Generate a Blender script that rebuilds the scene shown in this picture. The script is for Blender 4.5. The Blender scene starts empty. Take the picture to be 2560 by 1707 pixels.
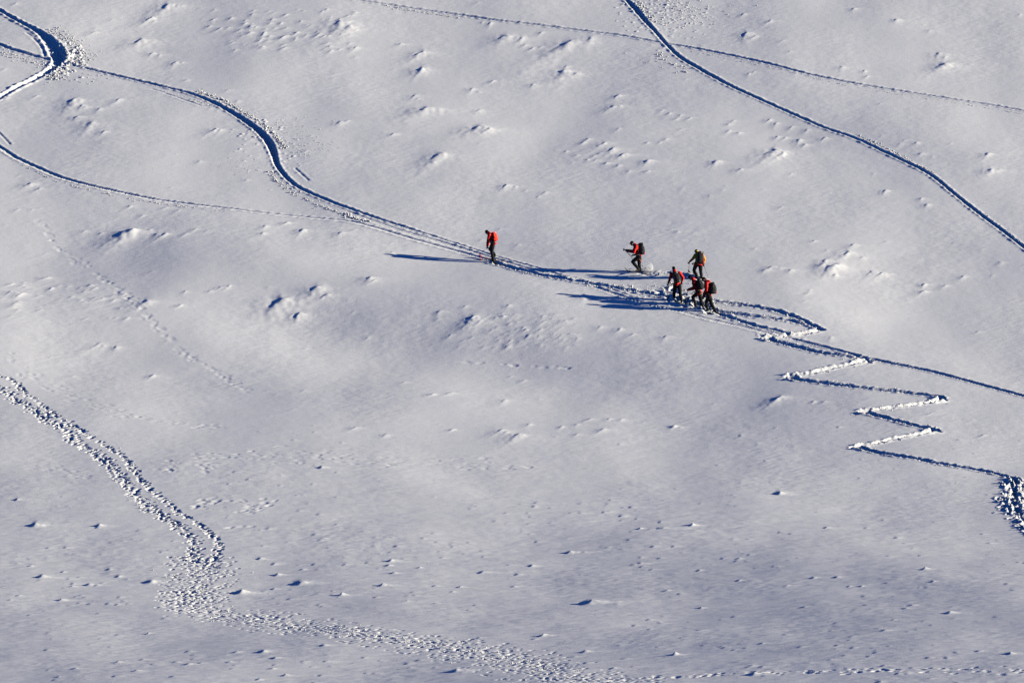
import bpy, bmesh, math, random
import numpy as np
from mathutils import Vector, Matrix

rnd = random.Random(11)
rng = np.random.default_rng(7)
C = bpy.context.scene.collection
sc = bpy.context.scene

# ------------------------------------------------------------------ ground shape (needed to stand the camera on it)
SY = np.array([-760, -420, -330, -300, -200, -140, -110, -80, -60, -40, -20, 0, 20, 40, 60, 150, 300, 700, 900.])
SS = np.array([-.02, -.08, -.16, -.26, -.225, -.05, .0, .006, .02, .085, .21, .30, .34, .37, .40, .40, .30, .12, .05])
_yy = np.linspace(-760, 900, 8301)
_ss = np.interp(_yy, SY, SS)
_k = np.hanning(61); _k /= _k.sum()
_ss = np.convolve(np.pad(_ss, 30, mode='edge'), _k, mode='valid')
_zz = np.concatenate([[0], np.cumsum((_ss[1:] + _ss[:-1]) * .5 * (_yy[1] - _yy[0]))])
_zz -= np.interp(0, _yy, _zz)
_xx = np.linspace(-900, 900, 9001)
_tx = -np.interp(_xx, [-900, -200, -90, -40, -20, -5, 8, 20, 35, 90, 250, 900],
                 [.0, .0, .0, .0, .010, .018, -.022, .010, .042, .03, .01, 0])
_tx = np.convolve(np.pad(_tx, 30, mode='edge'), _k, mode='valid')
_zx = np.concatenate([[0], np.cumsum((_tx[1:] + _tx[:-1]) * .5 * (_xx[1] - _xx[0]))])
_zx -= np.interp(0, _xx, _zx)

CAM_Y = -293.0
CAM_Z = float(np.interp(CAM_Y, _yy, _zz)) + 1.7
DEP = math.atan2(CAM_Z + 1.3, 287.0)
FPX = 200 / 36 * 2560

# ------------------------------------------------------------------ camera, sky, sun, exposure
cam = bpy.data.cameras.new('camera'); cam_o = bpy.data.objects.new('camera', cam); C.objects.link(cam_o)
cam.lens = 200; cam.sensor_width = 36; cam.clip_start = .5; cam.clip_end = 4000
cam_o.location = (0, CAM_Y, CAM_Z); cam_o.rotation_euler = (math.pi / 2 - DEP, 0, 0)
sc.camera = cam_o

SUN_EL, SUN_AZ = math.radians(13.6), math.radians(-7.5)      # azimuth counted from +x towards +y
world = bpy.data.worlds.new('World'); sc.world = world; world.use_nodes = True
nt = world.node_tree; nt.nodes.clear()
sky = nt.nodes.new('ShaderNodeTexSky'); sky.sky_type = 'NISHITA'; sky.sun_disc = False
sky.sun_elevation = SUN_EL; sky.sun_rotation = math.pi / 2 - SUN_AZ
sky.altitude = 2400; sky.air_density = 1.0; sky.dust_density = .2; sky.ozone_density = 6.0
bg = nt.nodes.new('ShaderNodeBackground'); bg.inputs['Strength'].default_value = .08
wo = nt.nodes.new('ShaderNodeOutputWorld')
deep = nt.nodes.new('ShaderNodeMix'); deep.data_type = 'RGBA'; deep.blend_type = 'MULTIPLY'; deep.inputs[0].default_value = 1
deep.inputs[7].default_value = (.24, .50, .84, 1)      # the deep blue of a clear sky high in the mountains
nt.links.new(sky.outputs[0], deep.inputs[6]); nt.links.new(deep.outputs[2], bg.inputs[0]); nt.links.new(bg.outputs[0], wo.inputs[0])
sun = bpy.data.lights.new('sun', 'SUN'); sun.energy = 5.0; sun.angle = math.radians(.5); sun.color = (1.0, .925, .735)
sun_o = bpy.data.objects.new('sun', sun); C.objects.link(sun_o)
SUN_DIR = Vector((math.cos(SUN_EL) * math.cos(SUN_AZ), math.cos(SUN_EL) * math.sin(SUN_AZ), math.sin(SUN_EL)))
sun_o.rotation_euler = SUN_DIR.to_track_quat('Z', 'Y').to_euler(); sun_o.location = SUN_DIR * 200
sc.view_settings.view_transform = 'Standard'; sc.view_settings.look = 'None'
sc.view_settings.exposure = .74; sc.view_settings.gamma = 1; sc.view_settings.use_curve_mapping = False
sc.render.engine = 'CYCLES'
sc.cycles.max_bounces = 6; sc.cycles.volume_bounces = 3; sc.cycles.diffuse_bounces = 0

# ------------------------------------------------------------------ noise
def hashg(ix, iy, seed):
    h = (ix.astype(np.int64) * 374761393 + iy.astype(np.int64) * 668265263 + seed * 1442695041) & 0xffffffff
    h = ((h ^ (h >> 13)) * 1274126177) & 0xffffffff
    h = h ^ (h >> 16)
    return (h & 0xffff).astype(np.float32) * np.float32(2 * math.pi / 65536)
def noise(x, y, seed=0):
    x0 = np.floor(x); y0 = np.floor(y)
    fx = (x - x0).astype(np.float32); fy = (y - y0).astype(np.float32)
    ix = x0.astype(np.int64); iy = y0.astype(np.int64)
    u = fx * fx * fx * (fx * (fx * 6 - 15) + 10); v = fy * fy * fy * (fy * (fy * 6 - 15) + 10)
    def g(a, b, dx, dy):
        t = hashg(a, b, seed); return np.cos(t) * dx + np.sin(t) * dy
    n00 = g(ix, iy, fx, fy); n10 = g(ix + 1, iy, fx - 1, fy)
    n01 = g(ix, iy + 1, fx, fy - 1); n11 = g(ix + 1, iy + 1, fx - 1, fy - 1)
    return (n00 * (1 - u) + n10 * u) * (1 - v) + (n01 * (1 - u) + n11 * u) * v
def sstep(a, b, x):
    t = np.clip((x - a) / (b - a), 0, 1)          # also runs downhill when a > b
    return t * t * (3 - 2 * t)

# ------------------------------------------------------------------ large forms of the slope
HOLLOWS = []      # (x, y, rx, ry, rot, dz): broad swells and hollows, in metres
STEPS = []        # (polyline, width, drop): broad banks
def base_z(x, y):
    z = np.interp(y, _yy, _zz) + np.interp(x, _xx, _zx)
    fade = 1 - sstep(60, 160, np.hypot(x, y))
    n = .40 * noise(x / 15 + 3.1, y / 19, 1) + .14 * noise(x / 7, y / 10, 2) + .05 * noise(x / 3.3, y / 4.5, 3)
    z = z + (.055 * np.clip(x, -70, 70) + 1.0) * sstep(-15, -75, y) * sstep(-220, -120, y)
    z = z + n * fade + 3 * (1 - fade) * noise(x / 60, y / 60, 5)
    for (hx, hy, rx, ry, rot, dz) in HOLLOWS:
        c, s = math.cos(rot), math.sin(rot)
        u = ((x - hx) * c + (y - hy) * s) / rx; v = (-(x - hx) * s + (y - hy) * c) / ry
        z = z + dz * np.exp(-(u * u + v * v))
    return z

def ray(u, v):
    u = np.asarray(u, float); v = np.asarray(v, float)
    cx = (u - 1280) / FPX; cy = -(v - 853.5) / FPX
    cd, sd = math.cos(DEP), math.sin(DEP)
    d = np.stack([cx, cd + cy * sd, -sd + cy * cd], -1)
    return d / np.linalg.norm(d, axis=-1, keepdims=True)
def to_ground(u, v, zf=None):
    """photo pixel (2560 wide) -> point on the slope"""
    zf = zf or base_z
    d = np.atleast_2d(ray(u, v)); n = len(d)
    t0 = np.full(n, 200.); t1 = np.full(n, 200.); done = np.zeros(n, bool)
    t = 200.
    while t < 420 and not done.all():
        t += 1.0
        p = d * t; hit = (~done) & (CAM_Z + p[:, 2] < zf(p[:, 0], CAM_Y + p[:, 1]))
        t0[hit] = t - 1; t1[hit] = t; done |= hit
    for _ in range(22):
        m = (t0 + t1) / 2; p = d * m[:, None]
        below = CAM_Z + p[:, 2] < zf(p[:, 0], CAM_Y + p[:, 1])
        t1 = np.where(below, m, t1); t0 = np.where(below, t0, m)
    p = d * t1[:, None]
    return np.stack([p[:, 0], CAM_Y + p[:, 1], CAM_Z + p[:, 2]], -1)

def spline(pts, n=14):
    P = np.array(pts, float)
    P = np.vstack([2 * P[0] - P[1], P, 2 * P[-1] - P[-2]])
    out = []
    for i in range(1, len(P) - 2):
        a, b, c, d = P[i - 1], P[i], P[i + 1], P[i + 2]
        for t in np.linspace(0, 1, n, endpoint=False):
            out.append(.5 * ((2 * b) + (c - a) * t + (2 * a - 5 * b + 4 * c - d) * t * t + (3 * b - a - 3 * c + d) * t ** 3))
    out.append(P[-2]); return np.array(out)
def world_path(pts, step=.05, extra=None):
    """pixel polyline -> evenly spaced ground points (x, y) with optional values carried along"""
    P = np.array([list(p) for p in pts], float)
    S = spline(P)
    W = to_ground(S[:, 0], S[:, 1])[:, :2]
    seg = np.hypot(*np.diff(W, axis=0).T); s = np.concatenate([[0], np.cumsum(seg)])
    ss = np.arange(0, s[-1], step)
    out = [np.interp(ss, s, W[:, 0]), np.interp(ss, s, W[:, 1])]
    for k in range(2, S.shape[1]):
        out.append(np.interp(ss, s, S[:, k]))
    return ss, np.stack(out, -1)

Z = 900 / 2352
def zz(off, pts):      # zoomed crop coordinates -> photo pixels
    return [(off[0] + p[0] * Z, off[1] + p[1] * Z) + tuple(p[2:]) for p in pts]
Z1, Z2, Z3, Z4, Z5, Z6, Z7, Z8, Z9 = (0, 0), (850, 0), (1660, 0), (0, 550), (850, 550), (1660, 550), (0, 1107), (1660, 1107), (850, 1107)

# broad banks and swells seen in the photograph, placed on the ground they stand on
def hollow(u, v, rx, ry, rot, dz):
    p = to_ground([u], [v])[0]; _pending.append((p[0], p[1], rx, ry, rot, dz))
_pending = []
for (u, v, rx, ry, rot, dz) in [
        (760, 800, 5.5, 4.2, -.5, -.42), (1180, 905, 9, 4.0, -.25, -.5), (1150, 770, 8, 5, -.3, .45),
        (130, 640, 6, 6, 0, -.45), (60, 760, 5, 5, 0, .18), (180, 890, 7, 4, 0, -.22), (520, 950, 8, 5, 0, -.30),
        (1750, 1010, 9, 5, -.1, -.25), (1500, 270, 6, 6, .4, -.12), (1400, 470, 7, 6, 0, .12), (2300, 760, 8, 7, 0, -.2),
        (1950, 330, 9, 5, -.4, -.18), (640, 640, 5, 4, 0, .18), (360, 60, 6, 6, 0, -.15)]:
    hollow(u, v, rx, ry, rot, dz)
HOLLOWS += _pending + [(14.5, 2.0, 6, 7, 0, .42)]

# ------------------------------------------------------------------ fine grid
def axis(lo, hi, segs, ext_lo, ext_hi, g=1.22):
    core = [lo]
    for (a, b, d) in segs:
        n = max(1, round((b - a) / d)); core += list(np.linspace(a, b, n + 1)[1:])
    d0 = core[1] - core[0]; left = []; x = lo; d = d0
    while x > ext_lo: d = min(d * g, 26); x -= d; left.append(x)
    d = core[-1] - core[-2]; right = []; x = hi
    while x < ext_hi: d = min(d * g, 26); x += d; right.append(x)
    return np.array(left[::-1] + core + right)
XS = axis(-32.5, 32.5, [(-32.5, 32.5, .065)], -760, 760)
YS = axis(-84, 50, [(-84, -44, .105), (-44, -10, .10), (-10, 50, .085)], -700, 820)
X, Y = np.meshgrid(XS, YS)                 # [row y][column x]
H = base_z(X, Y)
D = np.zeros_like(H)                        # carved and blown detail
fine = (1 - sstep(32.5, 40, np.abs(X))) * (1 - sstep(50, 58, Y)) * sstep(-92, -85, Y)
OWN = np.zeros(H.shape, np.int16)           # which path a vertex belongs to

def window(x, y, r, ry=None):
    ry = ry or r
    j0, j1 = np.searchsorted(XS, [x - r, x + r]); i0, i1 = np.searchsorted(YS, [y - ry, y + ry])
    return slice(i0, i1), slice(j0, j1)

# ------------------------------------------------------------------ wind drifts
def drift(x, y, W, h, k=.5, kyf=1.5, kyb=.38, tail=.62, lee=.10, spread=.75, ramp=.6):
    sl = window(x, y, W * 4.2, W * 6)
    if sl[0].start >= sl[0].stop or sl[1].start >= sl[1].stop: return
    dx = X[sl] - x; dy = Y[sl] - y
    q = noise(X[sl] / (W * .45) + x, Y[sl] / (W * .7), 21)
    dx = dx + .16 * W * q
    v = dy / (W * np.where(dy < 0, kyf, kyb)); front = np.maximum(-v, 0)
    u = (dx - k * dy * (dy < 0)) / W
    ll = lee + spread * front
    ur = np.maximum(u, 0)
    f = np.where(u < 0, (1 - ramp) * np.exp(-(u / ll) ** 2) + ramp * np.exp(-(u / .75) ** 2), .72 * np.exp(-(ur / (tail * .5)) ** 1.4) + .28 * np.exp(-(ur / (tail * 1.9)) ** 1.5))
    f = f - .16 * np.exp(-((u + .30) / .16) ** 2)          # scoured hollow on the lee side
    g = np.exp(-1.3 * np.abs(v) ** 1.25) * (1 - sstep(1.6, 2.9, np.abs(v)))
    r = 1 + .3 * noise(X[sl] / (.25 * W) + 9 * x, Y[sl] / (.3 * W), 22)
    D[sl] += h * f * g * r

def vary(kw):
    d = dict(k=.42, kyf=1.25, kyb=.36, tail=.72, lee=.09, spread=.7); d.update(kw)
    d['k'] += rnd.uniform(-.25, .3); d['kyf'] *= rnd.uniform(.55, 1.35); d['kyb'] *= rnd.uniform(.7, 1.5)
    d['tail'] *= rnd.uniform(.7, 1.6); d['lee'] *= rnd.uniform(.8, 1.7); return d
def px_scale(y): return FPX / math.hypot(y - CAM_Y, 25)
def drifts(off, lst, hs=.125, **kw):
    P = np.array([[off[0] + a[0] * Z, off[1] + a[1] * Z] for a in lst]); G = to_ground(P[:, 0], P[:, 1])
    for a, g in zip(lst, G):
        W = (a[2] if len(a) > 2 else 34) * Z / px_scale(g[1]) * 1.0
        h = a[3] if len(a) > 3 else hs * W ** .75 * (1 + .3 * rnd.uniform(-1, 1))
        drift(g[0], g[1], W, h, **vary(kw))
        if W > .5 and 'ramp' not in kw and rnd.random() < .6:        # a second, lower crest beside the first
            q = rnd.uniform(.3, .8) * W; drift(g[0] + q, g[1] + rnd.uniform(-.9, .5) * W, W * rnd.uniform(.4, .7), h * rnd.uniform(.35, .6), **vary(kw))

drifts(Z1, [(1100, 45, 120), (990, 130, 60), (930, 275, 140), (1000, 355, 60), (1145, 415, 60), (2230, 155, 150), (490, 660, 120), (780, 655, 60),
            (600, 815, 110), (510, 770, 70), (1410, 850, 80), (2220, 805, 70), (200, 1210, 80), (870, 1530, 160), (1370, 175), (1440, 190), (1640, 215),
            (1720, 235), (1760, 240), (1870, 185), (1780, 130), (1765, 155), (1945, 215), (1930, 260), (2075, 240), (2140, 285), (2220, 325), (1690, 300),
            (1870, 100), (1700, 270), (1860, 315), (620, 215, 50), (680, 865, 45), (560, 705, 35), (650, 715, 35), (50, 640, 40), (240, 630, 30), (30, 455, 40),
            (930, 1410, 35), (1080, 1360, 35), (850, 1350, 30), (1170, 1375, 30)])
drifts(Z2, [(1090, 250, 130), (1510, 290, 190), (1480, 440, 50), (1470, 475, 130), (545, 352, 100), (540, 465, 110), (865, 585, 60), (490, 630, 60),
            (570, 720, 150), (910, 725, 50), (915, 845, 160), (660, 1020, 130), (350, 880, 40), (1000, 535, 40), (1260, 560, 50), (1820, 630, 50),
            (1790, 700, 70), (1090, 1218, 60), (1150, 1222, 20), (1340, 1260, 50), (1300, 1285, 20), (1215, 1245, 20), (930, 150, 30), (985, 155, 40),
            (1320, 215, 40), (105, 315, 40), (400, 290, 40), (1590, 935, 40), (1620, 912, 35), (1730, 940, 75), (1790, 980, 85), (1860, 1015, 85),
            (1550, 1015, 30), (1660, 1020, 30), (1740, 1070, 40), (1820, 1085, 50), (2010, 1058, 60), (1890, 1118, 35), (2010, 1120, 40), (1670, 1050, 30),
            (1700, 1005, 30), (1620, 1045, 25), (2130, 910, 30), (2090, 930, 25), (2010, 933, 25), (2110, 720, 30), (2150, 742, 28), (2225, 752, 28),
            (2290, 772, 28), (1210, 300, 30), (1260, 320, 30), (1320, 310, 25), (1480, 990, 25)])
drifts(Z3, [(1520, 133, 50), (1730, 205, 30), (1800, 357, 90), (1830, 437, 110), (1160, 440, 50), (1310, 467, 40), (1330, 500, 30), (540, 225, 80),
            (690, 790, 50), (735, 808, 40), (835, 832, 40), (935, 852, 40), (1050, 908, 60), (885, 918, 50), (920, 950, 50), (740, 898, 40), (490, 870, 40),
            (425, 857, 40), (420, 815, 30), (735, 997, 150), (500, 1112, 60), (340, 1060, 60), (1650, 935, 40), (1680, 1005, 30), (2120, 1010, 60),
            (2140, 1120, 90), (1450, 1250, 50), (1680, 1300, 40), (1720, 1340, 50), (1240, 60, 40), (520, 95, 40), (700, 140, 40)])
drifts(Z4, [(830, 92, 140), (985, 70, 30), (1025, 100, 40), (1080, 100, 60), (1215, 95, 40), (1280, 60, 40), (1735, 42, 50), (1720, 90, 50), (1880, 20, 50),
            (1980, 70, 70), (2230, 85, 50), (590, 430, 60), (625, 445, 40), (550, 470, 30), (335, 452, 30), (260, 495, 30), (150, 485, 50), (70, 470, 50),
            (120, 500, 40), (95, 552, 60), (620, 512, 50), (475, 500, 25), (970, 540, 150), (1180, 560, 40), (1210, 468, 30), (1370, 467, 40),
            (1440, 445, 50), (1500, 432, 40), (2080, 455, 140), (1830, 545, 200), (650, 815, 70), (760, 835, 50), (1000, 1020, 50), (550, 75, 40), (660, 90, 40)])
drifts(Z5, [(200, 380, 80), (870, 640, 90), (870, 662, 60), (650, 600, 50), (1100, 560, 50), (1070, 632, 30), (1230, 760, 60), (1215, 720, 40), (1200, 700, 30),
            (1700, 700, 50), (1830, 715, 60), (2130, 765, 60), (1600, 497, 80), (820, 565, 40), (1060, 1375, 70), (1175, 1405, 110), (1235, 1335, 50),
            (1720, 1370, 60), (1550, 1400, 40), (1640, 1300, 40), (1760, 1300, 40), (1840, 1305, 50), (1550, 1335, 40), (1450, 1350, 40), (2190, 1350, 40),
            (300, 1405, 50), (100, 1358, 50), (740, 1370, 50), (610, 1140, 45), (730, 1130, 45), (1080, 1180, 60), (1120, 1020, 30), (1090, 830, 30)])
drifts(Z6, [(1210, 220, 110), (1060, 270, 90), (1040, 300, 60), (1090, 320, 100), (1120, 368, 60), (1150, 310, 150), (1360, 345, 80), (1430, 355, 70),
            (980, 140, 50), (1240, 165, 60), (710, 310, 70), (660, 330, 40), (830, 328, 40), (1700, 425, 50), (1700, 470, 60), (1840, 430, 50),
            (760, 1165, 100), (980, 1185, 30), (1050, 1185, 30), (1960, 370, 40), (70, 1350, 40), (110, 1355, 30), (2090, 1405, 30)])
low = dict(k=.05, kyf=.22, kyb=.65, tail=.95, lee=.17, spread=.05, ramp=.08)
drifts(Z7, [(230, 545, 90), (650, 545, 60), (270, 880, 80), (200, 805, 40), (410, 845, 40), (775, 875, 50), (985, 915, 120), (580, 930, 80), (470, 940, 40),
            (710, 828, 50), (1815, 865, 60), (1790, 795, 50), (1700, 760, 50), (1965, 925, 130), (1570, 985, 120), (2230, 997, 50), (965, 1247, 40),
            (2115, 1325, 60), (1545, 1368, 60), (1720, 1368, 80), (1800, 1407, 60), (770, 1435, 50), (490, 1475, 50), (890, 1490, 70), (1230, 1448, 60),
            (1500, 1432, 50), (1690, 1547, 50), (1780, 1478, 40), (1000, 1445, 40), (380, 1530, 40), (1860, 1520, 60), (400, 1030, 50), (120, 1000, 40),
            (65, 1027, 30), (1790, 957, 50), (1975, 828, 40), (110, 375, 40), (2100, 165, 60)], hs=.19, **low)
drifts(Z8, [(760, 338, 90), (1700, 827, 80), (1870, 1113, 90), (2260, 1380, 60), (590, 1515, 100), (990, 1495, 80), (60, 1387, 60), (490, 757, 50),
            (185, 543, 50), (1580, 1082, 30), (915, 1072, 40), (240, 1080, 40), (15, 967, 40), (490, 900, 50), (1760, 907, 50), (230, 835, 40),
            (1130, 880, 50), (980, 885, 60), (800, 933, 30), (1210, 938, 40), (1290, 938, 40), (640, 1312, 40), (1060, 557, 40), (1500, 1155, 40)], hs=.19, **low)
drifts(Z9, [(1640, 1050, 190), (275, 932, 70), (620, 935, 50), (785, 943, 40), (735, 973, 40), (10, 995, 50), (435, 1032, 30), (335, 775, 60), (320, 803, 50),
            (350, 853, 50), (520, 815, 30), (930, 848, 80), (1250, 805, 50), (1500, 720, 70), (1325, 1262, 80), (1600, 1368, 80), (755, 1495, 100),
            (515, 1423, 50), (2190, 1387, 50), (1785, 1472, 40), (2135, 967, 30), (1490, 1440, 50), (2300, 540, 50), (1960, 562, 40), (1135, 940, 40)], hs=.21, **low)

# scattered small sastrugi, thickest where the photograph shows wind-roughened snow
def scatter(n, urange, vrange, wr, hs, **kw):
    us = rng.uniform(*urange, n); vs = rng.uniform(*vrange, n); G = to_ground(us, vs)
    keep = noise(G[:, 0] / 4, G[:, 1] / 6, 77) + rng.uniform(-.25, .25, n) > .02
    for g in G[keep]:
        W = rnd.uniform(*wr); drift(g[0], g[1], W, hs * W * rnd.uniform(.4, 1.2), **vary(kw))
scatter(1500, (-60, 2620), (1250, 1740), (.10, .50), .09, **dict(low, kyf=.11))
scatter(400, (-60, 2620), (1050, 1300), (.10, .28), .11, **low)
scatter(420, (-60, 2620), (-40, 1050), (.12, .38), .10)
scatter(160, (500, 900), (20, 130), (.12, .35), .17)
scatter(130, (-20, 420), (690, 800), (.12, .35), .17)
scatter(120, (1120, 1450), (780, 870), (.12, .35), .10)

# ------------------------------------------------------------------ ski tracks, trench and footprints
PATHS = ['']
def new_path(name, label):
    PATHS.append((name, label)); return len(PATHS) - 1
def carve(path_id, pts, grooves, rim=.02, rough=.0, margin=.22, step=.05, jag=.0, seed=0, wall=.24):
    """pts: (u, v, width, depth); grooves: (offset in widths, width factor, depth factor, tilt)"""
    s, W = world_path(pts, step)
    t = np.gradient(W[:, :2], axis=0); t /= np.maximum(np.linalg.norm(t, axis=1, keepdims=True), 1e-9)
    nrm = np.stack([-t[:, 1], t[:, 0]], -1)            # left of the way down
    wmax = W[:, 2].max(); R = wmax * .5 * (1 + max(abs(g[0]) * 2 for g in grooves)) + .6
    best = np.full(H.shape, 1e9, np.float32); idx = np.zeros(H.shape, np.int32)
    i_lo = j_lo = 10 ** 9; i_hi = j_hi = 0
    for i in range(len(W)):
        sl = window(W[i, 0], W[i, 1], R)
        if sl[0].start >= sl[0].stop or sl[1].start >= sl[1].stop: continue
        d2 = (X[sl] - W[i, 0]) ** 2 + (Y[sl] - W[i, 1]) ** 2
        b = best[sl]; m = d2 < b; b[m] = d2[m]; idx[sl][m] = i
        i_lo = min(i_lo, sl[0].start); i_hi = max(i_hi, sl[0].stop); j_lo = min(j_lo, sl[1].start); j_hi = max(j_hi, sl[1].stop)
    I, J = np.nonzero(best[i_lo:i_hi, j_lo:j_hi] < R * R); I += i_lo; J += j_lo
    k = idx[I, J]; px = X[I, J]; py = Y[I, J]
    d = (px - W[k, 0]) * nrm[k, 0] + (py - W[k, 1]) * nrm[k, 1]
    along = (px - W[k, 0]) * t[k, 0] + (py - W[k, 1]) * t[k, 1]
    ends = np.exp(-(np.maximum(np.abs(along) - .06, 0) / .1) ** 2)
    w = W[k, 2]; dep = W[k, 3]
    d = d + jag * noise(px / .17, py / .17, 40 + seed) + jag * noise(px / .45, py / .45, 41 + seed)
    out = np.zeros_like(d); edge = np.full_like(d, 1e9)
    for (off, wf, df, tilt) in grooves:
        c = off * w; gw = np.maximum(w * wf, .07); dd = d - c
        q = np.clip((dd + gw / 2) / gw, 0, 1)
        floor = (1 - abs(tilt)) + abs(tilt) * (q if tilt > 0 else 1 - q) ** .8
        soft = .05; sw = np.maximum(.05, wall * gw)
        sl_, sr_ = (soft, sw) if tilt > 0 else (sw, soft)
        inside = sstep(-gw / 2 - soft * .6, -gw / 2 + 2 * sl_ - soft, dd) * (1 - sstep(gw / 2 + soft * .7 - 2 * sr_, gw / 2 + soft * .7, dd))
        out = np.minimum(out, -dep * df * floor * inside)
        edge = np.minimum(edge, np.abs(dd) - gw / 2)
    r = rim * np.exp(-((edge - .09) / .08) ** 2) * (.5 + 1.1 * np.maximum(0, noise(px / .3, py / .3, 50 + seed) + .25) * 2)
    lump = rough * (noise(px / .16, py / .2, 60 + seed) + .7 * noise(px / .35, py / .35, 61 + seed)) * (1 - sstep(0, .18, edge))
    # lay the floor where it cuts lowest, so crossings do not double their depth
    D[I, J] = np.where(out < -.004, np.minimum(D[I, J], .35 * D[I, J] + out * ends), D[I, J]) + (r + lump) * ends
    if path_id:
        own = (edge < margin * .35) & (np.abs(along) < .3)
        OWN[I[own], J[own]] = path_id
    return s, W

def pits(path_id, pts, per_m, spread_default=.0, size=(.13, .22), depth=.1, seed=0, rim=.15, own_r=.0):
    """footprints: pits stamped in a strip; pts: (u, v, half width m)"""
    s, W = world_path(pts, .05)
    n = int(s[-1] * per_m); k = rng.integers(0, len(W), n)
    t = np.gradient(W[:, :2], axis=0); t /= np.maximum(np.linalg.norm(t, axis=1, keepdims=True), 1e-9)
    hw = W[k, 2]; o = np.clip(rng.normal(0, .5, n), -1.1, 1.1) * hw
    px = W[k, 0] - t[k, 1] * o; py = W[k, 1] + t[k, 0] * o
    for i in range(n):
        stamp(px[i], py[i], rnd.uniform(*size), rnd.uniform(*size) * 1.5, depth * rnd.uniform(.5, 1.3), math.atan2(t[k[i], 1], t[k[i], 0]) + rnd.uniform(-.5, .5), rim, path_id)
    return W
def stamp(x, y, a, b, dep, rot, rim=.4, path_id=0):
    r = max(a, b) * 2.2; sl = window(x, y, r)
    if sl[0].start >= sl[0].stop or sl[1].start >= sl[1].stop: return
    c, s = math.cos(rot), math.sin(rot); dx = X[sl] - x; dy = Y[sl] - y
    q = np.sqrt(((dx * c + dy * s) / b) ** 2 + ((-dx * s + dy * c) / a) ** 2)
    q = q + .35 * noise(X[sl] / .15, Y[sl] / .15, 70)
    D[sl] += -dep * (1 - sstep(.45, 1.1, q)) * (1 + .7 * np.clip(dx / max(a, b), -1, 1)) + dep * rim * np.exp(-((q - 1.4) / .3) ** 2)
    if path_id: OWN[sl][q < 1.5] = path_id

ONE = [(0, 1, 1, .35)]
PAIR = [(-.3, .32, 1, .2), (.3, .34, 1, .3)]
# long descents crossing the slope
p = new_path('ski_track', 'thin ski track crossing the top of the slope from the upper middle to the right edge')
carve(p, [(840, -8, 0.154, 0.0595), (888, 0, 0.154, 0.0595), (965, 11, 0.154, 0.068), (1041, 23, 0.168, 0.068), (1137, 36, 0.168, 0.0765), (1233, 50, 0.168, 0.0765), (1347, 63, 0.154, 0.068), (1462, 78, 0.14, 0.0595), (1558, 90, 0.14, 0.0595), (1655, 108, 0.14, 0.068),
          (1737, 121, 0.154, 0.0765), (1832, 140, 0.168, 0.0765), (1928, 161, 0.168, 0.085), (2024, 186, 0.154, 0.085), (2138, 209, 0.154, 0.0765), (2253, 228, 0.14, 0.068), (2387, 249, 0.14, 0.068), (2483, 264, 0.14, 0.0595), (2600, 284, 0.14, 0.0595)],
      [(0, 1, 1, .1)], rim=.025, rough=.012, jag=.015, seed=1)
p = new_path('ski_track', 'deep dark ski track running straight down the upper right of the slope')
carve(p, [(1545, -30, 0.18, 0.109), (1566, 0, 0.2, 0.137), (1588, 23, 0.299, 0.164), (1614, 54, 0.239, 0.164), (1640, 82, 0.18, 0.123), (1665, 111, 0.16, 0.123), (1698, 142, 0.2, 0.15), (1737, 166, 0.219, 0.15), (1775, 188, 0.2, 0.137), (1832, 218, 0.168, 0.13),
          (1909, 253, 0.151, 0.123), (1985, 287, 0.144, 0.116), (2062, 320, 0.136, 0.103), (2138, 346, 0.144, 0.103), (2196, 373, 0.16, 0.116), (2272, 409, 0.168, 0.13), (2330, 440, 0.168, 0.13), (2387, 486, 0.151, 0.123), (2445, 532, 0.168, 0.13), (2510, 580, 0.16, 0.123), (2600, 650, 0.16, 0.123)],
      [(0, 1, 1, .12)], rim=.03, rough=.012, jag=.018, seed=2)
p = new_path('ski_track', 'ski track bending through a wide dark turn and running down to the leading skier')
carve(p, [(-40, 96, 0.22, 0.0821), (0, 112, 0.236, 0.096), (38, 126, 0.261, 0.103), (111, 147, 0.236, 0.096), (153, 159, 0.19, 0.095), (214, 171, 0.19, 0.095), (306, 193, 0.19, 0.095), (421, 220, 0.19, 0.095), (478, 235, 0.188, 0.0889), (536, 258, 0.261, 0.137), (597, 292, 0.325, 0.184),
          (643, 325, 0.392, 0.226), (672, 356, 0.419, 0.246), (684, 385, 0.325, 0.205), (691, 410, 0.236, 0.15), (706, 433, 0.22, 0.137), (730, 457, 0.209, 0.123), (765, 478, 0.188, 0.116), (842, 510, 0.167, 0.103), (927, 540, 0.157, 0.0889), (1003, 565, 0.136, 0.0752), (1118, 602, 0.105, 0.0479),
          (1180, 622, 0.0942, 0.041), (1252, 645, 0.0942, 0.041), (1347, 671, 0.0942, 0.041), (1424, 695, 0.0838, 0.0342), (1520, 722, 0.0785, 0.0342), (1600, 748, 0.0785, 0.0342)],
      [(0, 1, 1, .15)], rim=.03, rough=.016, jag=.02, seed=3)
p = new_path('ski_track', 'faint parallel ski track just below the track of the leading skier')
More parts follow.
